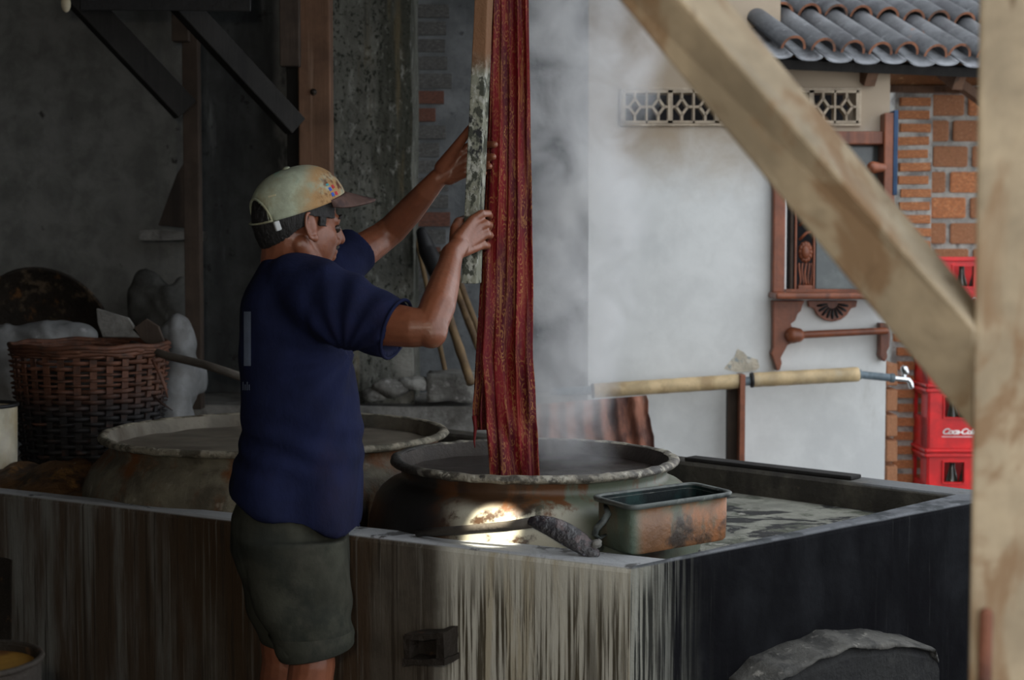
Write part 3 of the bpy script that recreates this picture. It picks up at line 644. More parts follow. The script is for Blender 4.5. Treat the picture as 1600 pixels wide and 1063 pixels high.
# rough hood over the stoke hole on the right face
hood = MB()
pp = [(1195,1085),(1228,1050),(1275,1030),(1330,1008),(1400,1004),(1462,1013),(1468,1030)]
dirn = (Rr_-C).normalized(); nrm = Vector((dirn.y, -dirn.x, 0))
def onface(px, py, out):
    d = ray(px, py); base = C + nrm*out
    t = (base - Vector((0,0,CZ))).dot(nrm) / d.dot(nrm)
    return Vector((0,0,CZ)) + d*t
hm = MB(); rings = []
for (x, y_) in pp:
    f = onface(x, y_, .10); h = f.z
    bk = f - nrm*.12
    rings.append([down(f, 0), down(f, h-.03), down(f - nrm*.02, h), down(bk, h+.012), down(bk, 0)])
hm.loft(rings); obj('stoke_hood', hm, Mt['stone_black'], hearth, disp=(2,.004,9))
ct = MB(); rings = []
for i in range(37):
    t = i/36*(len(pp)-1); k = min(int(t), len(pp)-2); f_ = t-k
    x = pp[k][0]*(1-f_)+pp[k+1][0]*f_; y_ = pp[k][1]*(1-f_)+pp[k+1][1]*f_ - 1
    f = onface(x, y_, .105 + .010*noise.noise(Vector((i*.17,0,1)))); h = f.z + .004*noise.noise(Vector((i*.2,2,1))); bk = f - nrm*.125
    th = .012 + .008*noise.noise(Vector((i*.2,5,1)))
    rings.append([down(f, h-th), down(f, h-.004), down(f - nrm*.01, h), down(bk, h+.014), down(bk, h-.02)])
ct.loft(rings); obj('hood_top', ct, Mt['stone_lit_top'], hearth, disp=(1,.004,14), smooth=True)  # paler slab: light on the hood's top put into its colour
# iron bracket let into the front face; plate coloured as a hole's darkness
dF = (C-Lx).normalized(); nF = Vector((dF.y, -dF.x, 0))
def onfront(px, py, out=0.0):
    d = ray(px, py); base = C + nF*out
    t = (base - Vector((0,0,CZ))).dot(nF) / d.dot(nF)
    return Vector((0,0,CZ)) + d*t
ib = MB(); 
for (x0,x1,y0,y1,o1) in ((632,692,992,1001,.06),(627,694,1030,1040,.065),(630,641,996,1036,.055),(682,693,988,1040,.06)):
    a = onfront(x0,y1,o1); b = onfront(x1,y1,o1); c = onfront(x1,y0,o1); d = onfront(x0,y0,o1)
    ib.hexa([a,b,c,d],[p - nF*(o1+.01) for p in (a,b,c,d)])
a, b, c, d = [onfront(x,y_,.02) for x,y_ in ((634,1036),(690,1036),(690,996),(634,996))]
ib.hexa([a,b,c,d],[p - nF*.03 for p in (a,b,c,d)])
obj('iron_socket', ib, Mt['iron'], hearth, disp=(3,.004,30))
pm = MB(); a,b,c,d = [onfront(x,y_,.006) for x,y_ in ((-40,1000),(16,1002),(16,876),(-40,868))]
pm.hexa([a,b,c,d],[p - nF*.02 for p in (a,b,c,d)]); obj('hole_dark_plate', pm, Mt['iron'], hearth, disp=(4,.004,20))
pl_a = G(1078, 716, ZK+.007); pl_b = G(1338, 746, ZK+.007)
plank = MB().bar(pl_a, pl_b, .06, .012); tag(obj('plank', plank, Mt['wood_dark'], bevel=.003), 'thin blackened plank lying along the back kerb of the hearth', 'plank')

# ================================================================== SHED TIMBERS (left, rear)
tpost = tag(obj('timber_post', px_box(MB(), 470, 514, -120, 640, 5.3, .1), Mt['wood_post'], bevel=.005), 'reddish-brown wooden post rising behind the man in the cap', 'post')
obj('bolt_head', MB().cap(P(490,144,5.298), .012, P(490,144,5.292), .010), Mt['iron'], tpost, smooth=True)
tag(obj('timber_post', px_box(MB(), 452, 470, -120, 640, 5.36, .07), Mt['wood_dark'], bevel=.004), 'narrow blackened post against the left of the reddish-brown post', 'post')
tag(obj('hanging_board', px_box(MB(), 437, 466, -120, 103, 5.26, .04), Mt['wood_brown'], bevel=.003), 'short dark board hanging from above left of the reddish-brown post', 'board')
tag(obj('timber_post', px_box(MB(), 291, 306, -120, 640, 5.5, .06), Mt['wood_brown'], bevel=.003), 'slim brown post between the grey plaster wall and the dark bay', 'post')
tag(obj('short_board', px_box(MB(), 268, 292, -120, 64, 5.45, .04), Mt['wood_brown'], bevel=.003), 'short brown board above the lower end of the left brace', 'board')
tag(obj('timber_brace', MB().bar(P(95,-35,5.1), P(290,172,5.3), .06, 40*S(5.2)), Mt['wood_dark'], bevel=.004), 'black slanting brace crossing the grey plaster wall at top left', 'beam')
tag(obj('timber_brace', MB().bar(P(255,-25,5.0), P(462,198,5.25), .06, 34*S(5.1)), Mt['wood_dark'], bevel=.004), 'black slanting brace running down to the reddish-brown post', 'beam')
tag(obj('tie_beam', MB().hexa([P(125,16,4.7),P(392,18,4.7),P(392,18,4.8),P(125,16,4.8)],[P(125,-110,4.7),P(392,-110,4.7),P(392,-110,4.8),P(125,-110,4.8)]), Mt['black'], bevel=.003), 'black beam along the top edge above the two slanting braces', 'beam')
bl = empty('light_bulb', P(103, 18, 4.9), 'small cream bulb hanging at the top edge before the plaster wall', 'bulb')
obj('bulb_glass', MB().ell(P(103,6,4.9), (.016,.016,.028)), Mt['bulb'], bl, smooth=True)
obj('bulb_cap', MB().tube([P(101,-6,4.9), P(100,-22,4.9)], .011, 12), Mt['black'], bl)
obj('cord', MB().tube([P(100,-22,4.9), P(100,-160,4.9)], .004, 8), Mt['black'], bl)
tag(obj('wall_ledge', px_box(MB(), 218, 291, 360, 375, 5.75, .4), Mt['concrete'], disp=(3,.006,20)), 'small crumbling concrete ledge sticking out beside the slim brown post', 'ledge')
wd = [(292,246),(276,272),(262,310),(247,352),(290,357),(294,330)]
tag(obj('leaning_board', MB().extrude([P(x,y_,5.78) for x,y_ in wd], (0,.03,0)), Mt['wood_brown'], bevel=.003), 'tapering brown board leaning upright on the small concrete ledge', 'board')

# ================================================================== FOREGROUND TIMBERS
pf = MB(); Yp = 1.55
pf.hexa([P(1511,1300,Yp), P(1700,1300,Yp), P(1715,1300,Yp+.13), P(1526,1300,Yp+.13)], [P(1534,-260,Yp), P(1720,-260,Yp), P(1735,-260,Yp+.13), P(1549,-260,Yp+.13)])
bo = pf.v[:4]
for i, v in enumerate(bo): v.z = 0
fgp = empty('foreground_post', Vector((.55, Yp, 0)), 'pale weathered timber post at the right edge, closest to the viewer', 'post')
obj('post_timber', pf, Mt['wood_fg'], fgp, bevel=.006)
obj('bolt', MB().cap(P(1541,960,Yp-.006), .007, P(1537,1100,Yp-.006), .007), Mt['rust'], fgp, smooth=True)
A0, A1 = P(903,-76,1.60), P(1520,677,1.60)
B0, B1 = P(998,-75,1.545), P(1525,516,1.545)
C0, C1 = P(1076,-78,1.60), P(1525,467,1.60)
D0, D1 = A0 + C0 - B0, A1 + C1 - B1
fb = MB().hexa([A0,B0,C0,D0],[A1,B1,C1,D1])
tag(obj('foreground_brace', fb, Mt['wood_fg'], bevel=.004), 'pale mottled timber brace slanting down to the foreground post', 'beam')

# ================================================================== VATS
def vat(name, c, R, zr, mats, prof_out, liquid_z, label, seed, wob=.012):
    t = empty(name, Vector((c[0], c[1], ZB)), label, 'vat', 'dye vats set in the hearth')
    cc = Vector((c[0], c[1], 0))
    obj('vat_body', MB().lathe([(R+dr, z) for dr, z in prof_out], cc, 96, wob, seed), mats[0], t, smooth=True, origin=(c[0],c[1],ZB))
    rim = []
    for k in range(17):
        a = -.55*pi + (1.35*pi)*k/16 ; rim.append((R - .014 + cos(a)*.015, zr - .010 + sin(a)*.0105))
    obj('rim', MB().lathe(rim, cc, 128, wob, seed), mats[1], t, smooth=True, disp=(0,.0025,30), origin=(c[0],c[1],ZB))
    obj('inner_wall', MB().lathe([(R-.026, zr-.004),(R-.035, zr-.03),(R-.04, zr-.10),(R-.03,zr-.2)], cc, 96, wob, seed), mats[2], t, smooth=True, origin=(c[0],c[1],ZB))
    ring = [(R-.034, liquid_z)] ; lq = MB()
    def fl_(u, v):
        a = 2*pi*u; r = (R-.034)*v
        return cc + Vector((cos(a)*r, sin(a)*r, liquid_z + .004*noise.noise(Vector((cos(a)*r*9, sin(a)*r*16, seed)))))
    lq.grid(fl_, 96, 24); obj('dye_liquid', lq, mats[3], t, smooth=True, origin=(c[0],c[1],ZB))
    return t
VC = (P(835,713,3.77).x, 3.77); VR = 227*S(3.77); VZ = .937
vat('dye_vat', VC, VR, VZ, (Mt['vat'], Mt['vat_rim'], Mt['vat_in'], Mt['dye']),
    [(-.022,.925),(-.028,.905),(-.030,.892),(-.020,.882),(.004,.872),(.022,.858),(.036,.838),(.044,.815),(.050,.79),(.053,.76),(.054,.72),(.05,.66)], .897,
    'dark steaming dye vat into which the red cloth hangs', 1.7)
V2 = (P(430,672,4.34).x, 4.34); V2R = 270*S(4.34)
vat('dye_vat', V2, V2R, .937, (Mt['vat2'], Mt['vat_rim2'], Mt['vat_in2'], Mt['dye2']),
    [(-.02,.925),(-.03,.905),(-.03,.89),(-.012,.875),(.0,.86),(.02,.84),(.035,.81),(.045,.78),(.05,.74),(.05,.68)], .895,
    'wide pale-rimmed vat behind the man, filled with dull grey liquid', 5.1)

# ================================================================== TIN, PADDLE ON THE KERB
tin = empty('tin_trough', Vector((.35, 3.35, ZK)), 'rusty rectangular metal tin with dark rim on the kerb corner', 'tin')
TA, TB, TC, TD = Vector((.258,3.19,0)), Vector((.522,3.395,0)), Vector((.440,3.545,0)), Vector((.176,3.345,0))
def rr(inset, z, rad=.035, n=6):
    c = (TA+TB+TC+TD)/4; pts = []
    cs = [TA,TB,TC,TD]
    for i in range(4):
        p = cs[i]; a = (cs[i-1]-p).normalized(); b = (cs[(i+1)%4]-p).normalized()
        for k in range(n+1):
            t = k/n; q = p + a*rad*(1-t)**2 + b*rad*t**2
            d = (c - q); dl = d.length
            pts.append(Vector((q.x, q.y, z)) + Vector((d.x/dl*inset, d.y/dl*inset, 0)))
    return pts
ZT = ZK + .113
obj('tin_body', MB().loft([rr(.020,ZK+.001), rr(.014,ZK+.006), rr(.012,ZK+.05), rr(.012,ZT-.012), rr(.015,ZT-.012), rr(.017,ZK+.04)], cap=False).add([], []), Mt['tin'], tin, smooth=True)
obj('tin_floor', MB().loft([rr(.020,ZK+.001), rr(.020,ZK+.004)]), Mt['tin_in'], tin)
obj('contents', MB().loft([rr(.017,ZT-.05), rr(.017,ZT-.045)]), Mt['tin_in'], tin)
obj('lining', MB().loft([rr(.0155,ZT-.004), rr(.018,ZT-.06)], cap=False), Mt['tin_in'], tin, smooth=True)
obj('tin_rim', MB().loft([rr(.012,ZT-.012), rr(.001,ZT-.010), rr(-.001,ZT-.002), rr(.003,ZT+.001), rr(.014,ZT-.001), rr(.016,ZT-.012)], cap=False), Mt['tin_rim'], tin, smooth=True)
m_ = (TA.lerp(TD,.45))
obj('tin_handle', MB().tube([P(946,790,3.30), P(950,803,3.26), P(942,815,3.25), P(932,826,3.25), P(929,836,3.25), P(936,841,3.26), P(946,836,3.28)], [.006,.008,.008,.008,.008,.007,.005], 10, squash=.5), Mt['tin_rim'], tin, smooth=True)
tag(obj('stone_chip', MB().ell(P(932,850,3.21), (.012,.012,.013)), Mt['stone'], smooth=True, disp=(0,.005,40)), 'small pale lump beside the tin handle on the kerb', 'stone')
pad = empty('dye_paddle', G(720, 850, ZK), 'wooden ladle with blackened scoop resting across the front kerb', 'ladle')
hp = [P(652,833,3.43), P(720,829,3.355), P(790,823,3.305), P(845,815,3.275)]
obj('paddle_handle', MB().tube(hp, [.0095,.011,.012,.013], 10), Mt['paddle'], pad, smooth=True)
sp_ = [(822,814,3.28,.012),(846,817,3.265,.022),(874,829,3.245,.030),(902,845,3.225,.031),(924,859,3.21,.024),(938,868,3.20,.008)]
rings = []
for (x, y_, Y, w) in sp_:
    c = P(x, y_, Y); ring = []
    for k in range(14):
        a = 2*pi*k/14; ring.append(c + Vector((.25,.62,.74))*(cos(a)*w) + Vector((-.1,-.75,.6))*(sin(a)*w*.34 + (1-cos(a)**2)*w*.15))
    rings.append(ring)
obj('paddle_scoop', MB().loft(rings), Mt['paddle_head'], pad, smooth=True, sub=1)

# ================================================================== CLOTH AND LATH
def cloth_sheet(rows, Ybase, name, parent, npl, phase, amp, seed):
    """rows: (py, px_left, px_right) top to bottom; pleated closed strip"""
    nu, nv = 120, 160
    m = MB(); uvs = []
    def edge(v):
        t = v*(len(rows)-1); i = min(int(t), len(rows)-2); f = t-i
        return [rows[i][k]*(1-f) + rows[i+1][k]*f for k in range(3)]
    def fn(u, v):
        py, l, r = edge(v)
        w = u*2*pi
        y_ = Ybase + amp*(sin(u*npl*2*pi + phase + .8*sin(v*3+seed)) * .6 + .25*sin(u*npl*4.3*pi+1.7*phase+v*2)) + .012*noise.noise(Vector((u*6, v*7, seed)))
        px_ = l + (r-l)*(u + .025*sin(u*npl*4*pi+phase+v*2))
        px_ += 2.5*noise.noise(Vector((u*2, v*9, seed+5)))*(1 if u in (0,1) else .6)
        return P(px_, py, y_)
    m.grid(fn, nu, nv)
    o = obj(name, m, Mt['batik'], parent, smooth=True, solid=.003)
    me = o.data; ul = me.uv_layers.new(name='UVMap')
    # recalc_face_normals keeps vertex order, so index -> (u, v)
    for lp in me.loops:
        i = lp.vertex_index; j = i // (nu+1); k = i % (nu+1)
        py, l, r = edge(j/nv)
        ul.data[lp.index].uv = (k/nu*.23 + seed*.37, m.v[i].z)
    return o
clo = empty('batik_cloth', P(795, 745, 3.54), 'red and ochre batik cloth hanging in folds into the dark vat', 'cloth')
cloth_sheet([(-230,764,822),(0,766,827),(150,764,829),(300,760,831),(450,755,832),(560,750,833),(650,757,837),(700,761,839),(770,768,841)], 3.52, 'front_fold', clo, 2.4, .4, .0065, 1.0)
cloth_sheet([(-230,768,815),(0,768,818),(150,763,815),(300,758,812),(430,752,808),(520,746,800),(600,742,795),(655,740,785),(672,745,775)], 3.545, 'rear_fold', clo, 2, 2.1, .007, 2.0)
drip = MB().tube([P(741,650,3.54), P(743,668,3.54), P(741,690,3.54), P(742,700,3.54)], [.006,.0045,.0025,.001], 8)
obj('wet_thread', drip, Mt['batik'], clo, smooth=True)
la = MB()
t0, t1 = P(759, -190, 3.445), P(733.5, 443, 3.425)
la.hexa([P(720,443,3.425),P(744,443,3.425),P(752,443,3.462),P(728,443,3.462)], [P(750,-190,3.445),P(770,-190,3.445),P(779,-190,3.482),P(759,-190,3.482)])
tag(obj('wooden_lath', la, Mt['lath'], bevel=.0025, disp=(10,.0012,30)), 'mottled grey wooden lath held upright in both hands of the man', 'lath')

# ================================================================== THE MAN
man = empty('person', Vector((P(465,700,3.36).x, 3.36, 0)), 'person in navy t-shirt, grey shorts and stained pale cap, lifting the cloth', 'person')
HY = 3.33
HO = P(470, 352, HY); yaw = radians(33)
RH = Matrix.Rotation(yaw, 3, 'Z') @ Matrix.Rotation(radians(4), 3, 'Y')
def H(x, y_, z): return HO + RH @ Vector((x, y_, z))
b = MB()
# head
b.ell(H(-.013,0,.030), (.092,.074,.086), RH, 28, 18)
b.ell(H(.026,0,-.028), (.060,.062,.082), RH, 28, 18)
for s in (-1, 1):
    b.cap(H(-.020,s*.045,-.045), .024, H(.008,s*.038,-.074), .026)
    b.cap(H(.008,s*.038,-.074), .026, H(.056,s*.012,-.092), .022)
    b.ell(H(.046,s*.036,-.024), (.028,.022,.030), RH)
    b.ell(H(-.010,s*.074,-.004), (.014,.008,.027), RH @ Matrix.Rotation(radians(-12),3,'Y') @ Matrix.Rotation(s*radians(12),3,'Z'))
    er = [H(-.012 + .0145*cos(a) - .006*sin(a), s*(.079 - .006*cos(a)), -.004 + .029*sin(a)) for a in [2*pi*k/16 for k in range(16)]]
    b.tube(er, .0045, 8, closed=True)
    b.ell(H(.001,s*.078,-.030), (.008,.007,.010), RH)
    b.ell(H(.098-.014,s*.013,-.032), (.012,.009,.009), RH)
b.cap(H(.066,-.030,.016), .016, H(.066,.030,.016), .016)
b.cap(H(.083,0,.012), .009, H(.100,0,-.024), .0125)
b.cap(H(.083,0,-.028), .012, H(.078,0,-.05), .012)
b.cap(H(.078,-.018,-.054), .0085, H(.078,.018,-.054), .0085); b.cap(H(.084,-.008,-.054), .007, H(.084,.008,-.054), .007)
b.cap(H(.076,-.015,-.067), .009, H(.076,.015,-.067), .009)
b.ell(H(.066,0,-.094), (.018,.022,.017), RH)
NB = P(446, 440, 3.35)
b.cap(H(-.030,0,-.03), .058, NB, .060)
b.cap(H(.0,0,-.07), .040, P(470,436,3.35), .045)
# trunk inside the clothes
SR, SL = P(508,470,3.19), P(492,446,3.52)
b.cap(NB, .06, P(452,480,3.35), .085); b.cap(SR, .055, SL, .055)
b.ell(P(460,540,3.35), (.10,.14,.16)); b.ell(P(466,680,3.35), (.105,.14,.16)); b.ell(P(452,800,3.36), (.10,.115,.11))
# near arm
ER, WR = P(676,516,3.10), P(706,398,3.30)
b.chain([(SR,.056),(P(590,505,3.15),.049),(P(645,512,3.11),.043),(P(672,512,3.105),.039)])
b.cap(P(672,508,3.11), .037, P(674,520,3.10), .034)
b.chain([(P(673,508,3.105),.037),(P(684,478,3.135),.0385),(P(694,444,3.20),.034),(P(702,415,3.27),.027),(WR,.0255)])
def D(px,py,Y): return P(px,py,Y)
# near fist on the lath
for (w_, k_) in (((716,376,3.335),(739,344,3.385)), ((717,382,3.34),(747,355,3.385)), ((717,388,3.34),(750,370,3.387)), ((716,394,3.335),(745,385,3.388))):
    b.cap(D(*w_), .017, D(*k_), .0125)
b.cap(WR, .0255, D(718,384,3.335), .022)
fing = [[(739,344,3.385,.0122),(752,334,3.392,.0100),(763,334,3.425,.0088),(766,338,3.465,.0078),(758,343,3.492,.0072)],
        [(747,355,3.385,.0118),(759,350,3.395,.0105),(765,352,3.43,.0092),(764,356,3.472,.0082),(750,360,3.492,.0075)],
        [(750,370,3.387,.0116),(761,366,3.397,.0102),(766,368,3.43,.0092),(763,371,3.472,.0082),(748,374,3.492,.0075)],
        [(745,385,3.388,.0108),(756,383,3.400,.0095),(762,384,3.43,.0085),(758,386,3.468,.0075),(746,388,3.488,.0068)]]
for f in fing: b.chain([(D(x,y_,Y), r) for x,y_,Y,r in f], 12)
b.chain([(D(712,378,3.345),.016),(D(712,358,3.385),.0135),(D(716,347,3.43),.0112),(D(728,342,3.475),.0095),(D(738,343,3.488),.0085)], 12)
# far arm
EL, WL = P(612,362,3.64), P(683,280,3.53)
b.chain([(SL,.054),(P(560,396,3.59),.044),(P(596,372,3.64),.038),(P(614,358,3.64),.0365),(P(640,330,3.60),.034),(P(665,301,3.55),.028),(WL,.0235)])
for (w_, k_) in (((694,262,3.525),(731,231,3.508)), ((697,268,3.525),(733,245,3.508)), ((700,274,3.525),(732,258,3.508)), ((702,279,3.525),(728,269,3.508))):
    b.cap(D(*w_), .0165, D(*k_), .0125)
b.cap(WL, .0235, D(698,268,3.525), .022)
for f in ([(731,231,3.508,.0115),(748,226,3.500,.010),(764,226,3.488,.0092),(773,226,3.474,.0085)],
          [(733,245,3.508,.0118),(750,244,3.502,.0102),(763,245,3.490,.0092),(771,245,3.476,.0082)],
          [(732,258,3.508,.0114),(748,258,3.502,.0098),(760,259,3.490,.0088),(765,260,3.482,.0078)],
          [(728,269,3.508,.0102),(742,270,3.502,.0088),(752,271,3.494,.0078),(757,271,3.486,.007)]):
    b.chain([(D(x,y_,Y), r) for x,y_,Y,r in f], 12)
b.chain([(D(690,262,3.515),.018),(D(706,240,3.495),.0145),(D(722,218,3.470),.0112),(D(733,203,3.455),.0095),(D(736,197,3.452),.0075)], 12)
# legs
for (kx, Yl, ax_) in ((488, 3.245, 478), (443, 3.455, 436)):
    hp_ = P(kx-25, 840, Yl); kn = P(kx, 1035, Yl); an = Vector((P(ax_, 1300, Yl).x, Yl+.01, .09))
    b.chain([(hp_+Vector((0,.02 if Yl<3.3 else -.02,0)),.060),(P(kx-6,960,Yl),.055),(kn,.050)])
    b.chain([(kn,.052),(kn.lerp(an,.35)+Vector((-.015,0,0)),.052),(kn.lerp(an,.7),.036),(an,.032)])
    b.cap(an, .034, an+Vector((-.02,0,-.055)), .032); b.cap(an+Vector((-.01,0,-.05)), .034, an+Vector((.12,.01,-.06)), .030)
    b.cap(an+Vector((.11,.0,-.06)), .030, an+Vector((.17,.02,-.068)), .021)
body = remeshed(b, .0032, 3)
zf = min(v.z for v in body.v)
bo_ = obj('body', body, Mt['skin'], man, smooth=True, origin=(man.location.x, man.location.y, 0))
bo_.data.update()
for s in (-1, 1):
    obj('eye', MB().ell(H(.071,s*.031,-.002), (.013,.013,.011), RH), Mt['eye'], man, smooth=True)
    obj('eyebrow', MB().tube([H(.083,s*.012,.022), H(.084,s*.030,.027), H(.072,s*.047,.020)], [.003,.004,.002], 8), Mt['hair'], man, smooth=True)
obj('moustache', MB().tube([H(.076,-.026,-.049), H(.090,-.012,-.043), H(.093,0,-.042), H(.090,.012,-.043), H(.076,.026,-.049)], [.0025,.004,.0035,.004,.0025], 8), Mt['hair'], man, smooth=True)
# hair
h = MB(); nA, nB = 180, 100; idx = {}
keep = []
for j in range(nB+1):
    t = pi*(.25 + .5*j/nB)
    for i in range(nA):
        a = 2*pi*i/nA
        p = Vector((-.014 + .0965*sin(t)*cos(a), .0785*sin(t)*sin(a), .022 + .115*cos(t)))
        idx[(j,i)] = len(h.v); h.v.append(H(*p)); keep.append(p)
def in_hair(p):
    if p.z > .062: return False
    if p.x > -.02: return p.z > .018 - (.02 if .008 < p.x < .026 else 0) and p.x < .05
    return p.z > .004 + (p.x+.02)*.95
for j in range(nB):
    for i in range(nA):
        q_ = [idx[(j,i)], idx[(j,(i+1)%nA)], idx[(j+1,(i+1)%nA)], idx[(j+1,i)]]
        c = (keep[q_[0]]+keep[q_[1]]+keep[q_[2]]+keep[q_[3]])/4
        if in_hair(c): h.f.append(tuple(q_))
used = sorted({i for f in h.f for i in f}); mp = {o_: n_ for n_, o_ in enumerate(used)}
h2 = MB(); h2.v = [h.v[i] for i in used]; h2.f = [tuple(mp[i] for i in f) for f in h.f]
obj('hair', h2, Mt['hair'], man, smooth=True, solid=.009, disp=(0,.0015,120))
# cap
RC = RH @ Matrix.Rotation(radians(-23), 3, 'Y')
CO = H(-.006, 0, .036)
def K_(x, y_, z): return CO + RC @ Vector((x, y_, z))
crx, cry, crz = .112, .089, .093
cp = MB(); nA, nB = 72, 26; vid = {}
def dome(a, e, k=1.0):
    ce = cos(e)**.8; se = sin(e)
    return Vector((crx*ce*cos(a)*k, cry*ce*sin(a)*k, crz*se*k))
for j in range(nB+1):
    e = pi/2*.995*j/nB
    for i in range(nA):
        vid[(j,i)] = len(cp.v); cp.v.append(K_(*dome(2*pi*i/nA, e)))
for j in range(nB):
    for i in range(nA):
        am = 2*pi*(i+.5)/nA; em = pi/2*(j+.5)/nB
        da = abs((am - pi + pi) % (2*pi) - pi)
        if da*.9 < radians(30) and em < radians(34)*sqrt(max(0, 1-(da*.9/radians(30))**2)): continue
        cp.f.append((vid[(j,i)], vid[(j,(i+1)%nA)], vid[(j+1,(i+1)%nA)], vid[(j+1,i)]))
cp.f.append(tuple(vid[(nB,i)] for i in range(nA)))
cap_o = obj('cap', cp, Mt['cap'], man, smooth=True, solid=.003)
obj('cap_button', MB().ell(K_(0,0,crz+.001), (.009,.009,.005), RC), Mt['cap'], cap_o, smooth=True)
for k in range(6):
    a = pi/6 + k*pi/3
    seam = [K_(*dome(a, radians(e), 1.006)) for e in range(2, 89, 6)]
    if abs(a-pi) > .4: obj('seam', MB().tube(seam, .0011, 6), Mt['cap'], cap_o, smooth=True)
brm = MB()
def brim(u, v):
    t = (u-.5)*2; a = t*radians(68)
    base = Vector((crx*cos(a), cry*sin(a), .004)); ext = .072*cos(t*pi/2)**.55
    d = v*ext
    return K_(base.x + d*cos(t*.5), base.y + d*sin(t*.4)*.5, base.z - d*math.tan(radians(30)) - .016*t*t*v)
brm.grid(brim, 40, 10)
obj('brim', brm, Mt['cap_brim'], cap_o, smooth=True, solid=.005)
strap = MB(); st_pts = [K_(*(dome(radians(180+a), .02)*1.012)) + Vector((0,0,-.001)) for a in range(-36, 37, 6)]
strap.tube(st_pts, .007, 8, squash=.35); obj('strap', strap, Mt['cap'], cap_o, smooth=True)
obj('buckle', MB().box(K_(*(dome(radians(222), .0)*1.03)) + Vector((0,0,-.012)), (.014,.010,.022), RC), Mt['strap'], cap_o, bevel=.003)
arch = []
for k in range(15):
    q_ = pi*k/14; da = cos(q_)*radians(31)/.9; e = max(.0, radians(35)*sin(q_)); arch.append(K_(*dome(pi+da, e, 1.008)))
obj('opening_hem', MB().tube(arch, .0028, 8), Mt['cap'], cap_o, smooth=True)
def on_cap(a, e, w, hh, nm):
    p = dome(a, e, 1.012); p2 = dome(a+.02, e, 1.012); p3 = dome(a, e+.02, 1.012)
    x = (p2-p).normalized(); z = (p3-p).normalized(); n_ = x.cross(z).normalized()
    q_ = [p - x*w - z*hh, p + x*w - z*hh, p + x*w + z*hh, p - x*w + z*hh]
    obj('patch', MB().hexa([K_(*(v_-n_*.001)) for v_ in q_], [K_(*(v_+n_*.001)) for v_ in q_]), Mt['patch_'+nm], cap_o)
for (a, e, nm) in ((-62,9,'blue'),(-62,22,'teal'),(-62,17,'blue'),(-55,8.5,'red'),(-55,18.5,'red')):
    if nm == 'teal': on_cap(radians(a), radians(e+2), .004, .0025, nm)
    else: on_cap(radians(a), radians(e), .0042, .0042, nm)
on_cap(radians(-140), radians(34), .009, .002, 'cream')

# t-shirt
sh = MB()
def ring_e(py, l, r, Y, ry, n=40, tilt=0.0, pw=2.4):
    a_ = P(l, py, Y); b_ = P(r, py, Y); c = (a_+b_)/2; rx = (b_.x-a_.x)/2; out = []
    for k in range(n):
        t = 2*pi*k/n; ct, st_ = cos(t), sin(t)
        x = math.copysign(abs(ct)**(2/pw), ct)*rx; y_ = math.copysign(abs(st_)**(2/pw), st_)*ry
        out.append(Vector((c.x+x, c.y+y_, c.z + tilt*x)))
    return out
Ym = 3.355
rows = [(800,361,566,.186,-.30),(782,361,569,.184,-.25),(758,364,570,.178,-.2),(725,371,568,.168,-.1),(690,379,565,.163,0),(650,379,562,.163,0),(600,377,557,.166,0),(545,375,551,.170,0),(500,376,545,.175,0),(470,379,540,.180,.02),(448,387,532,.172,.03),(430,398,524,.145,.02),(416,407,505,.105,-.02),(406,414,480,.076,-.12)]
sh.loft([ring_e(py, l, r, Ym, ry, tilt=tl) for py,l,r,ry,tl in rows])
sh.chain([(P(470,456,3.26),.088),(P(505,468,3.205),.088),(P(560,492,3.165),.078)], 24)
def sleeve(a, b_, ra, rb_, n=24):
    a = Vector(a); b_ = Vector(b_); d = (b_-a).normalized(); x = d.cross(Vector((0,1,0))).normalized(); y_ = x.cross(d)
    rings = []
    for t, r in ((0,ra),(.25,ra*.99),(.5,(ra+rb_)/2),(.75,rb_*1.02),(1,rb_),(1,rb_-.010),(.9,rb_-.012),(.72,.03)):
        c = a + d*((b_-a).length*t); rings.append([c + (x*cos(2*pi*k/n)+y_*sin(2*pi*k/n))*r for k in range(n)])
    return rings
sh.loft(sleeve(P(515,478,3.19), P(620,515,3.135), .084, .066))
sh.loft(sleeve(P(490,446,3.50), P(561,388,3.595), .080, .060))
sr = remeshed(sh, .0065, 16)
arm_pit = P(545, 552, 3.2)
for i, v in enumerate(sr.v):
    n_ = sr.n[i]; w = v
    d = .006*noise.noise(Vector((w.x*7, w.y*7, w.z*5)))
    q_ = v - arm_pit; ang = atan2(q_.z, q_.x); rad = q_.length
    d += .0035*math.exp(-((rad-.14)/.13)**2) * sin(ang*13 + rad*14 + 2*noise.noise(w*5))
    zz = (w.z - P(460,690,3.3).z)
    d += .0035*math.exp(-(zz/.07)**2)*sin(zz*90 + w.x*40 + 3*noise.noise(w*6)) 
    hem = w.z - P(460,800,3.3).z
    d += .010*sin(w.x*34 + w.y*20 + 2*noise.noise(w*4))*max(0, min(1, (.16-hem)/.16))
    v += n_*d
shirt = obj('t_shirt', sr, Mt['shirt'], man, smooth=True)
# sleeve cuffs and collar ribs
def ring_tube(c, d, r, th, nm, m_):
    c = Vector(c); d = Vector(d).normalized(); x = d.cross(Vector((0,1,0))).normalized(); y_ = x.cross(d)
    obj(nm, MB().tube([c + (x*cos(2*pi*k/32)+y_*sin(2*pi*k/32))*r for k in range(32)], th, 8, closed=True), m_, shirt, smooth=True)
ring_tube(P(619,514.5,3.135), P(620,515,3.135)-P(515,478,3.19), .0655, .004, 'sleeve_hem', Mt['shirt'])
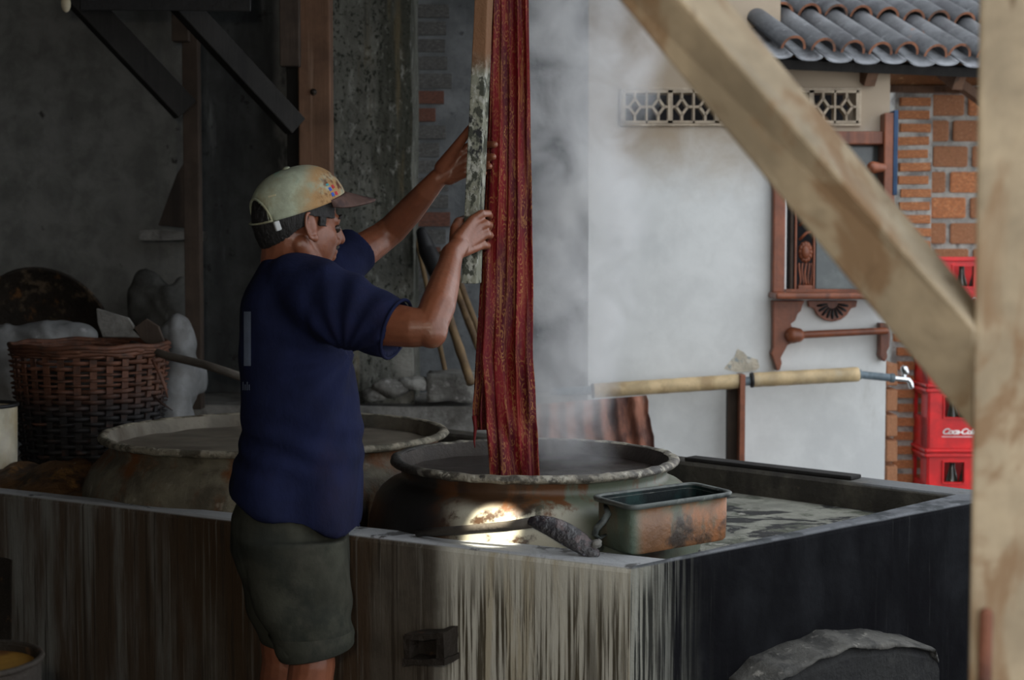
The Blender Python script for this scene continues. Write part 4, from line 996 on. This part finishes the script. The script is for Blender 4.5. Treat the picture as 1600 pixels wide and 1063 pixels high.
# faded print on the back
def on_back(px0, px1, py0, py1, nm):
    g = MB(); cand = sr.v
    def fn(u, v_):
        px_ = px0 + (px1-px0)*u; py = py0 + (py1-py0)*v_
        o_ = Vector((0,0,CZ)); d = ray(px_, py).normalized()
        hit = bvh.ray_cast(o_, d)[0]
        return (hit if hit else P(px_, py, 3.3)) - d*.0025
    g.grid(fn, 6, 14); obj(nm, g, Mt['shirt_print'], shirt, smooth=True)
from mathutils.bvhtree import BVHTree
bvh = BVHTree.FromPolygons([tuple(v) for v in sr.v], sr.f)
on_back(381, 392, 487, 572, 'back_print')
for k in range(4): on_back(379+k*3.2, 380.6+k*3.2, 597+(k%2)*4, 610, 'back_lettering')
# shorts
so = MB()
so.loft([ring_e(py,l,r,3.36,ry,pw=2.3) for py,l,r,ry in ((760,380,540,.160),(800,364,540,.172),(850,363,543,.176),(885,376,545,.168),(905,386,545,.15),(920,395,545,.12))])
def leg_r(rows, Yl):
    rr_ = [ring_e(py,l,r,Yl,ry,pw=2.2,tilt=tl) for py,l,r,ry,tl in rows]
    l_ = rows[-1]; rr_.append(ring_e(l_[0],l_[1]+8,l_[2]-8,Yl,l_[3]-.012,pw=2.2,tilt=l_[4])); rr_.append(ring_e(l_[0]-40,l_[1]+22,l_[2]-22,Yl,l_[3]-.03,pw=2.2,tilt=l_[4]))
    so.loft(rr_)
leg_r([(840,372,544,.09,0),(900,386,546,.088,0),(950,400,548,.088,0),(978,414,549,.09,0),(998,430,550,.092,.10),(1013,438,550,.092,.16)], 3.255)
leg_r([(840,362,500,.085,0),(900,380,500,.083,0),(950,388,495,.083,0),(980,398,490,.085,.03),(1000,406,490,.085,.06)], 3.455)
so_r = remeshed(so, .0055, 4)
for i, v in enumerate(so_r.v):
    v += so_r.n[i]*(.006*noise.noise(v*8) + .004*sin(v.z*60 + v.x*25 + 3*noise.noise(v*7))*max(0,min(1,(.75-v.z)/.15)))
shorts = obj('shorts', so_r, Mt['shorts'], man, smooth=True)
cf = MB(); cr = [(986,420,552,.094,.05),(996,428,553,.098,.10),(1016,436,553,.099,.17),(1018,438,551,.096,.17),(1016,444,545,.088,.17)]
cf.loft([ring_e(py,l,r,3.255,ry,pw=2.2,tilt=tl) for py,l,r,ry,tl in cr], cap=False)
obj('cuff', cf, Mt['shorts'], shorts, smooth=True)

# ================================================================== BASKET AND CLUTTER ON THE LEFT
BC = P(142, 600, 4.95); bx, by = BC.x, 4.95; bz0 = .715; bz1 = P(142, 540, 4.95).z
bk = empty('wicker_basket', Vector((bx, by, bz0)), 'large round reddish-brown wicker basket left of the wide vat', 'basket')
def br_(t): return .205 + .045*t**.7
nS = 30; nR = 24
for k in range(nS):
    a = 2*pi*k/nS
    pts = [Vector((bx+cos(a)*br_(t), by+sin(a)*br_(t), bz0+(bz1-bz0)*t)) for t in [i/6 for i in range(7)]]
    m = MB()
    wv = Vector((-sin(a), cos(a), 0))*.011; od = Vector((cos(a), sin(a), 0))*.003
    m.loft([[p-wv-od, p+wv-od, p+wv+od, p-wv+od] for p in pts]); obj('stake', m, Mt['basket'], bk)
for j in range(nR):
    t = (j+.5)/nR; pts = []
    for i in range(nS*3):
        a = 2*pi*i/(nS*3); r = br_(t) + .010*cos(a*nS/2 + (j%2)*pi)
        pts.append(Vector((bx+cos(a)*r, by+sin(a)*r, bz0+(bz1-bz0)*t + .003*noise.noise(Vector((cos(a)*3,sin(a)*3,j))))))
    obj('weave_strand', MB().tube(pts, .0082, 6, closed=True, squash=.5), Mt['basket'], bk, smooth=True)
for q_ in range(3):
    obj('rim_coil', MB().tube([Vector((bx+cos(a)*(br_(1)+.004*q_), by+sin(a)*(br_(1)+.004*q_), bz1-.016+.011*q_ + .003*sin(a*9+q_))) for a in [2*pi*i/64 for i in range(64)]], .0085, 8, closed=True), Mt['basket'], bk, smooth=True)
obj('basket_lining', MB().lathe([(br_(t)-.02, bz0+(bz1-bz0)*t) for t in (0,.3,.6,.85)], (bx,by,0), 40), Mt['black'], bk)
ld = [P(238,562,4.75), P(250,585,4.72), P(258,605,4.72), P(262,622,4.72)]
obj('loose_strand', MB().tube(ld, [.006,.007,.006,.003], 8, squash=.5), Mt['basket'], bk, smooth=True)
obj('loose_strand', MB().tube([P(240,620,4.75), P(255,632,4.72), P(270,642,4.72)], [.005,.006,.002], 8, squash=.5), Mt['basket'], bk, smooth=True)
def sack(name, pts, m_, label, seed, amp=.012):
    s_ = MB()
    for p, r in pts: s_.ell(p, r)
    g = remeshed(s_, .012, 6)
    for i, v in enumerate(g.v): v += g.n[i]*(amp*noise.noise(v*9+Vector((seed,0,0))) + amp*.25*sin(v.x*50+v.z*45+7*noise.noise(v*8)))
    return tag(obj(name, g, m_, smooth=True), label, 'sack')
sack('plastic_sack', [(P(60,535,5.35),(.14,.06,.08)),(P(110,525,5.38),(.10,.06,.06)),(P(10,580,5.35),(.10,.08,.18)),(P(8,640,5.3),(.1,.08,.2))], Mt['sack'], 'crumpled whitish plastic sack slumped behind the wicker basket', 3)
sack('plastic_sack', [(P(280,540,5.45),(.07,.07,.12)),(P(282,590,5.45),(.075,.07,.14)),(P(270,630,5.45),(.08,.07,.12)),(P(312,590,5.5),(.03,.05,.07)),(P(270,670,5.4),(.09,.08,.2))], Mt['sack'], 'white plastic sack standing right of the basket against the wall', 8)
sack('cloth_bundle', [(P(235,480,5.75),(.10,.07,.12)),(P(262,500,5.72),(.10,.07,.14)),(P(230,450,5.75),(.06,.05,.08)),(P(285,470,5.75),(.05,.05,.10)),(P(250,560,5.7),(.12,.08,.2))], Mt['sack_grey'], 'dark grey cloth bundle heaped above the white sack by the wall', 5)
pan = MB(); pc = P(66, 520, 5.78); pr = 105*S(5.78); Rp = Matrix.Rotation(radians(-72), 3, 'X')
vs = []
for (r, z) in ((0,-.075),(.3,-.07),(.6,-.05),(.85,-.02),(.98,0),(1.03,.004),(1.03,-.004),(.97,-.012),(.6,-.062),(0,-.088)):
    vs.append([pc + Rp @ Vector((cos(2*pi*k/48)*max(r,.001)*pr, sin(2*pi*k/48)*max(r,.001)*pr, -z)) for k in range(48)])
pan.loft(vs, cap=False); tag(obj('wok', pan, Mt['black_pan'], smooth=True), 'large blackened round pan leaning on the plaster wall behind the basket', 'pan')
for (pts, lab) in (([(150,482),(200,497),(222,528),(160,527),(152,505)], 'flat grey board poking out of the wicker basket beside the pan'), ([(205,515),(228,498),(247,510),(262,548),(225,535)], 'bent dark scrap of board at the right rim of the basket')):
    tag(obj('scrap_board', MB().extrude([P(x,y_,5.0) for x,y_ in pts], (0,.02,0)), Mt['wood_brown'] if 'bent' in lab else Mt['concrete'], bevel=.003), lab, 'board')
tag(obj('stick', MB().tube([P(205,538,4.9), P(262,556,4.85), P(320,570,4.8), P(380,590,4.75)], [.013,.014,.013,.014], 10), Mt['paddle'], smooth=True, disp=(0,.002,20)), 'crooked grey-brown stick resting on the basket rim', 'stick')
bu = empty('enamel_bucket', P(-20, 735, 4.6), 'cream enamel bucket cut by the left edge beside the basket', 'bucket')
bc = Vector((P(-22,700,4.6).x, 4.6, 0)); zb0, zb1 = .715, P(0,630,4.6).z
obj('bucket_wall', MB().lathe([(.005,zb0),(.088,zb0),(.092,zb0+.01),(.097,zb1-.01),(.094,zb1-.01),(.086,zb0+.012),(.005,zb0+.012)], bc, 40), Mt['enamel'], bu, smooth=True)
obj('bucket_rim', MB().tube([bc+Vector((cos(a)*.097,sin(a)*.097,zb1-.006)) for a in [2*pi*k/40 for k in range(40)]], .006, 8, closed=True), Mt['black'], bu, smooth=True)
dh = MB()
def dbf(u, v_):
    x = -2.3 + 1.25*u; y0 = (Li.lerp(Ci, 0.0)).y
    # just behind the kerb on the left of the wide vat
    t = (x - Li.x)/(Ci.x - Li.x); yk = Li.y + (Ci.y-Li.y)*t + .01
    y_ = yk + v_*.62
    hgt = .712 + .17*sin(pi*min(1,v_*1.1+.1))*(.5+.6*noise.noise(Vector((x*4,y_*4,0)))) + .025*noise.noise(Vector((x*17,y_*17,2)))
    return (x, y_, hgt)
dh.grid(dbf, 70, 40)
tag(obj('ash_heap', dh, Mt['debris'], smooth=True, solid=.01), 'rust-brown heap of dye residue and ash behind the left kerb', 'residue heap', kind='stuff')
dr = empty('drum', Vector((P(-45,1040,2.55).x, 2.55, 0)), 'ochre-stained open drum cut by the bottom left corner', 'drum')
dc = Vector((P(-45,1040,2.55).x, 2.55, 0)); dz = P(0,1032,2.55).z; drr = 106*S(2.55)
obj('drum_wall', MB().lathe([(.005,.0),(drr,.0),(drr,dz),(drr-.008,dz),(drr-.008,dz-.10)], dc, 48), Mt['iron'], dr, smooth=False)
obj('drum_rim', MB().tube([dc+Vector((cos(a)*drr,sin(a)*drr,dz)) for a in [2*pi*k/48 for k in range(48)]], .006, 8, closed=True), Mt['iron'], dr, smooth=True)
obj('drum_contents', MB().lathe([(0.002,dz-.03),(drr-.009,dz-.012)], dc, 48), Mt['ochre'], dr)

# leaning poles, block, rubble in the middle
pole_px = [((668,395),(736,600),'thick tan bamboo pole leaning behind the near forearm',.017,5.72), ((690,395),(748,545),'dark bamboo pole leaning just behind the tan pole',.014,5.84), ((712,425),(775,590),'bamboo pole leaning nearest to the hanging cloth',.013,5.78), ((648,360),(700,600),'slim brown pole leaning beside the mossy pillar',.010,5.9)]
for (a, b_, lab, r, Y) in pole_px:
    pa, pb = P(*a, Y+.12), P(*b_, Y-.2)
    if 'nearest' in lab: pb = P(790, 630, Y-.2)
    m = empty('bamboo_pole', pb, lab, 'pole', 'poles leaning on the brick patch')
    n_ = 16; pts = [pa.lerp(pb, i/n_) for i in range(n_+1)]
    obj('cane', MB().tube(pts, [r*(1.12 if i % 5 == 2 else 1) for i in range(n_+1)], 10), Mt['bamboo_dim'], m, smooth=True)
tag(obj('rubber_sleeve', MB().chain([(P(659,364,5.66),.022),(P(668,392,5.64),.034),(P(684,425,5.6),.036),(P(692,445,5.58),.030)]), Mt['black'], smooth=True), 'black bundled sleeve hanging by the mossy pillar behind the arms', 'sleeve')
sb = MB(); a, b_ = P(667,628,5.6), P(742,584,5.6); sb.box(((a.x+b_.x)/2, 5.68, (a.z+b_.z)/2), (b_.x-a.x, .16, b_.z-a.z))
tag(obj('stone_block', sb, Mt['stone'], disp=(6,.008,14), smooth=True), 'grey concrete block on the ledge behind the red cloth', 'block')
rng = random.Random(11)
for (x, y_, r, lab) in ((612,606,.05,'brown-grey rubble lump at the foot of the mossy pillar'), (645,600,.045,'rubble lump between the pillar and the concrete block'), (585,618,.035,'small rubble lump left of the pillar foot')):
    tag(obj('rubble', MB().ell(P(x,y_,5.62), (r*1.5,r,r*.7)), Mt['stone'], smooth=True, disp=(0,.014,16)), lab, 'rubble')
# rusty sheet
rs = MB()
e_t = [(842,628),(1010,617)]; 
def rsf(u, v_):
    l = 838; r = 1010 + 18*v_ + 3*noise.noise(Vector((v_*6,0,0)))
    px_ = l + (r-l)*u; py = 632 - 14*u + v_*110
    return P(px_, py, 5.55 - v_*.06 + .012*sin(u*pi*13))
rs.grid(rsf, 90, 12)
tag(obj('rusty_sheet', rs, Mt['rust'], smooth=True, solid=.002), 'rusty corrugated sheet standing behind the dark vat under the bamboo pipe', 'metal sheet')

# ================================================================== BAMBOO WATER PIPE AND TAP
YPp = 6.02
wp = empty('water_pipe', P(1150,720,YPp), 'bamboo-sleeved water pipe running along the white wall', 'pipe')
def cane(a, b_, r, nm, m_, parent, n_=20, hollow=True):
    pa, pb = P(*a, YPp), P(*b_, YPp); pts = [pa.lerp(pb, i/n_) for i in range(n_+1)]
    return obj(nm, MB().tube(pts, [r*(1+.02*sin(i*2.1)) for i in range(n_+1)], 20), m_, parent, smooth=True, bevel=.004)
cane((926,611),(1156,596), 11.5*S(YPp), 'bamboo_sleeve', Mt['bamboo'], wp)
cane((1176,594),(1342,585), 11.5*S(YPp), 'bamboo_sleeve', Mt['bamboo'], wp)
cane((860,614),(1345,585.5), 7*S(YPp), 'inner_pipe', Mt['pvc'], wp)
for (a, b_) in (((924,611.2),(929,611)), ((1172,594.2),(1178,594)), ((1340,585.2),(1346,585))):
    cane(a, b_, (12 if a[0] < 1300 else 8)*S(YPp), 'pipe_collar', Mt['black'] if a[0] < 1300 else Mt['pvc'], wp, 2)
cane((1342,585.5),(1396,591), 6*S(YPp), 'outlet_pipe', Mt['pvc'], wp)
cane((1390,590.5),(1398,591.2), 7.2*S(YPp), 'pipe_collar', Mt['pvc'], wp, 2)
tp = empty('tap', P(1400,595,YPp), 'chrome tap at the end of the pipe before the brick pier', 'tap')
T = lambda x, y_: P(x, y_, YPp)
obj('tap_body', MB().chain([(T(1397,591.5),.012),(T(1412,593),.013),(T(1419,594),.012),(T(1423,599),.011),(T(1424,605),.010)]), Mt['chrome'], tp, smooth=True)
obj('tap_valve', MB().chain([(T(1412,592),.010),(T(1413,582),.009)]), Mt['chrome'], tp, smooth=True)
obj('tap_handle', MB().chain([(T(1413,577),.016),(T(1415,582),.014)]), Mt['chrome'], tp, smooth=True)
stk = empty('pipe_stake', P(1150,740,YPp), 'notched brown wooden stake holding up the bamboo pipe', 'stake')
obj('stake_board', px_box(MB(), 1136, 1155, 592, 760, YPp+.03, .05), Mt['wood_brown'], stk, bevel=.002)
obj('stake_post', px_box(MB(), 1155, 1165, 586, 760, YPp-.04, .09), Mt['wood_red'], stk, bevel=.002)

# ================================================================== CRATES
YC = 6.5; cxl = xw(1452, YC); cw, cd, ch = .42, .30, .290
def crate_proto():
    t = empty('bottle_crate', Vector((0,0,0)), 'x', 'crate')
    m = MB(); th = .012
    hole = [(.075,.165,.155,.245),(.255,.345,.155,.245)]
    for y_ in (0, cd-th):
        m = holed_wall(MB(), y_, th, 0, cw, 0, ch-.004, hole)
        bq = bmesh.new(); o = obj('crate_face', m, Mt['crate'], t, origin=(0,0,0)); bq.from_mesh(o.data); bmesh.ops.remove_doubles(bq, verts=bq.verts, dist=1e-5); bq.to_mesh(o.data); bq.free()
    for x in (0, cw-th):
        s_ = MB()
        s_.box((x+th/2, cd/2, .075), (th, cd, .15)); s_.box((x+th/2, cd/2, ch-.02), (th, cd, .04)); s_.box((x+th/2, .05, ch/2), (th,.1,ch-.004)); s_.box((x+th/2, cd-.05, ch/2), (th,.1,ch-.004))
        obj('crate_side', s_, Mt['crate'], t, origin=(0,0,0))
    obj('crate_base', MB().box((cw/2,cd/2,.008),(cw,cd,.016)), Mt['crate'], t, origin=(0,0,0))
    for z in (ch-.016, .006):
        r = MB()
        r.box((cw/2,-.004,z),(cw+.012,.012,.014)); r.box((cw/2,cd+.004,z),(cw+.012,.012,.014)); r.box((-.004,cd/2,z),(.012,cd+.01,.014)); r.box((cw+.004,cd/2,z),(.012,cd+.01,.014))
        obj('crate_rim', r, Mt['crate'], t, bevel=.003, origin=(0,0,0))
    for (x0,x1,z0,z1) in hole:
        f = MB(); e_ = .006
        for bx0,bx1,bz0_,bz1_ in ((x0-e_,x1+e_,z0-e_,z0),(x0-e_,x1+e_,z1,z1+e_),(x0-e_,x0,z0,z1),(x1,x1+e_,z0,z1)):
            f.box(((bx0+bx1)/2,-.003,(bz0_+bz1_)/2),(bx1-bx0,.012,bz1_-bz0_))
        obj('hole_lip', f, Mt['crate'], t, origin=(0,0,0))
    cu = bpy.data.curves.new('lettering','FONT'); cu.body = 'Coca-Cola'; cu.size = .036; cu.shear = .35; cu.extrude = .0012; cu.offset = .0008; cu.space_character = .82
    to = bpy.data.objects.new('tmp', cu); col.objects.link(to); dg = bpy.context.evaluated_depsgraph_get()
    me = bpy.data.meshes.new_from_object(to.evaluated_get(dg)); bpy.data.objects.remove(to)
    me.materials.clear(); me.materials.append(Mt['white_print'])
    lo = bpy.data.objects.new('lettering', me); col.objects.link(lo); lo.parent = t; lo.rotation_euler = (pi/2,0,0); lo.location = (.064,-.003,.080); lo.scale = (1.15,1,1)
    obj('lettering_line', MB().box((.135,-.002,.068),(.14,.003,.0025)), Mt['white_print'], t, origin=(0,0,0))
    return t
pr0 = crate_proto()
def copy_tree(o, parent=None):
    c = o.copy(); col.objects.link(c); c.parent = parent
    for chd in list(o.children): copy_tree(chd, c)
    return c
crate_labels = ['red plastic bottle crate at the very bottom of the stack beside the brick pier', 'red bottle crate just above the hearth kerb, one below the lettered crate', 'red bottle crate with white lettering below the end of the slanting beam', 'red bottle crate hidden behind the slanting beam', 'red bottle crate on top of the stack beside the brick wall']
bprof = [(.002,0),(.028,0),(.03,.008),(.03,.11),(.024,.15),(.013,.19),(.012,.225),(.014,.23),(.014,.24),(.002,.241)]
for k in range(5):
    c = pr0 if k == 0 else copy_tree(pr0)
    c.location = (cxl + (0 if k < 4 else xw(1462,YC)-cxl), YC, k*ch); tag(c, crate_labels[k], 'crate', 'stacked red bottle crates')
    if k == 3 or k == 0: continue
    for j in range(3):
        p_ = c.location + Vector((.07 + .05*j + (.02 if j else 0), .06 + .03*(j%2), .018))
        tag(obj('glass_bottle', MB().lathe(bprof, p_, 20), Mt['bottle'], smooth=True), '%s glass bottle standing in the %s red crate' % (['left','middle','right'][j], {1:'half-hidden lower',2:'lettered',4:'topmost'}[k]), 'bottle', 'bottles in the crates')

# ================================================================== STEAM
def steam_mat():
    m = bpy.data.materials.new('steam'); m.use_nodes = True; nt = m.node_tree; N = nt.nodes; K = nt.links
    N.remove(N['Principled BSDF']); out = N['Material Output']
    pv = N.new('ShaderNodeVolumeScatter'); pv.inputs['Color'].default_value = (.93,.95,1,1); pv.inputs['Anisotropy'].default_value = .1
    geo = N.new('ShaderNodeNewGeometry'); sx = N.new('ShaderNodeSeparateXYZ'); K.new(geo.outputs['Position'], sx.inputs[0])
    def mt(op, a, b_, c=None):
        q = N.new('ShaderNodeMath'); q.operation = op
        for i, x in enumerate((a, b_, c)):
            if x is None: continue
            if isinstance(x, (int, float)): q.inputs[i].default_value = x
            else: K.new(x, q.inputs[i])
        return q.outputs[0]
    h_ = mt('SUBTRACT', sx.outputs['Z'], .9)
    wob = N.new('ShaderNodeTexNoise'); wob.inputs['Scale'].default_value = 2.6; wob.inputs['Detail'].default_value = 3; K.new(geo.outputs['Position'], wob.inputs['Vector'])
    cx = mt('ADD', mt('ADD', SX0, mt('MULTIPLY', h_, .045)), mt('MULTIPLY', mt('SUBTRACT', wob.outputs['Fac'], .5), .30))
    rr__ = mt('ADD', .175, mt('MULTIPLY', h_, .075))
    dx = mt('DIVIDE', mt('SUBTRACT', sx.outputs['X'], cx), rr__)
    dy = mt('DIVIDE', mt('SUBTRACT', sx.outputs['Y'], SY0), .24)
    d2 = mt('ADD', mt('MULTIPLY', dx, dx), mt('MULTIPLY', dy, dy))
    fall = N.new('ShaderNodeMapRange'); fall.interpolation_type = 'SMOOTHSTEP'; K.new(d2, fall.inputs['Value']); fall.inputs['From Min'].default_value = 1.1; fall.inputs['From Max'].default_value = .0
    nz = N.new('ShaderNodeTexNoise'); nz.inputs['Scale'].default_value = 6.5; nz.inputs['Detail'].default_value = 5; nz.inputs['Roughness'].default_value = .6; nz.inputs['Distortion'].default_value = .8
    K.new(geo.outputs['Position'], nz.inputs['Vector'])
    r = N.new('ShaderNodeMapRange'); r.interpolation_type = 'SMOOTHSTEP'; K.new(nz.outputs['Fac'], r.inputs['Value']); r.inputs['From Min'].default_value = .36; r.inputs['From Max'].default_value = .68
    low = N.new('ShaderNodeMapRange'); low.interpolation_type = 'SMOOTHSTEP'; K.new(h_, low.inputs['Value']); low.inputs['From Min'].default_value = -.02; low.inputs['From Max'].default_value = .28; low.inputs['To Min'].default_value = .35
    K.new(mt('MULTIPLY', mt('MULTIPLY', mt('MULTIPLY', r.outputs[0], fall.outputs[0]), low.outputs[0]), DENS), pv.inputs['Density'])
    K.new(pv.outputs[0], out.inputs['Volume'])
    return m
SX0 = .13; SY0 = 3.95; DENS = 7.5
stm = MB(); rings = []
for (z, r) in ((.90,.30),(1.2,.36),(1.6,.42),(2.0,.46),(2.45,.52)):
    rings.append([Vector((SX0 + .045*(z-.9) + cos(a)*r, SY0 + sin(a)*min(.27, r), z)) for a in [2*pi*k/24 for k in range(24)]])
stm.loft(rings)
tag(obj('steam', stm, steam_mat()), 'white steam rising from the dark vat behind the red cloth', 'steam', kind='stuff')
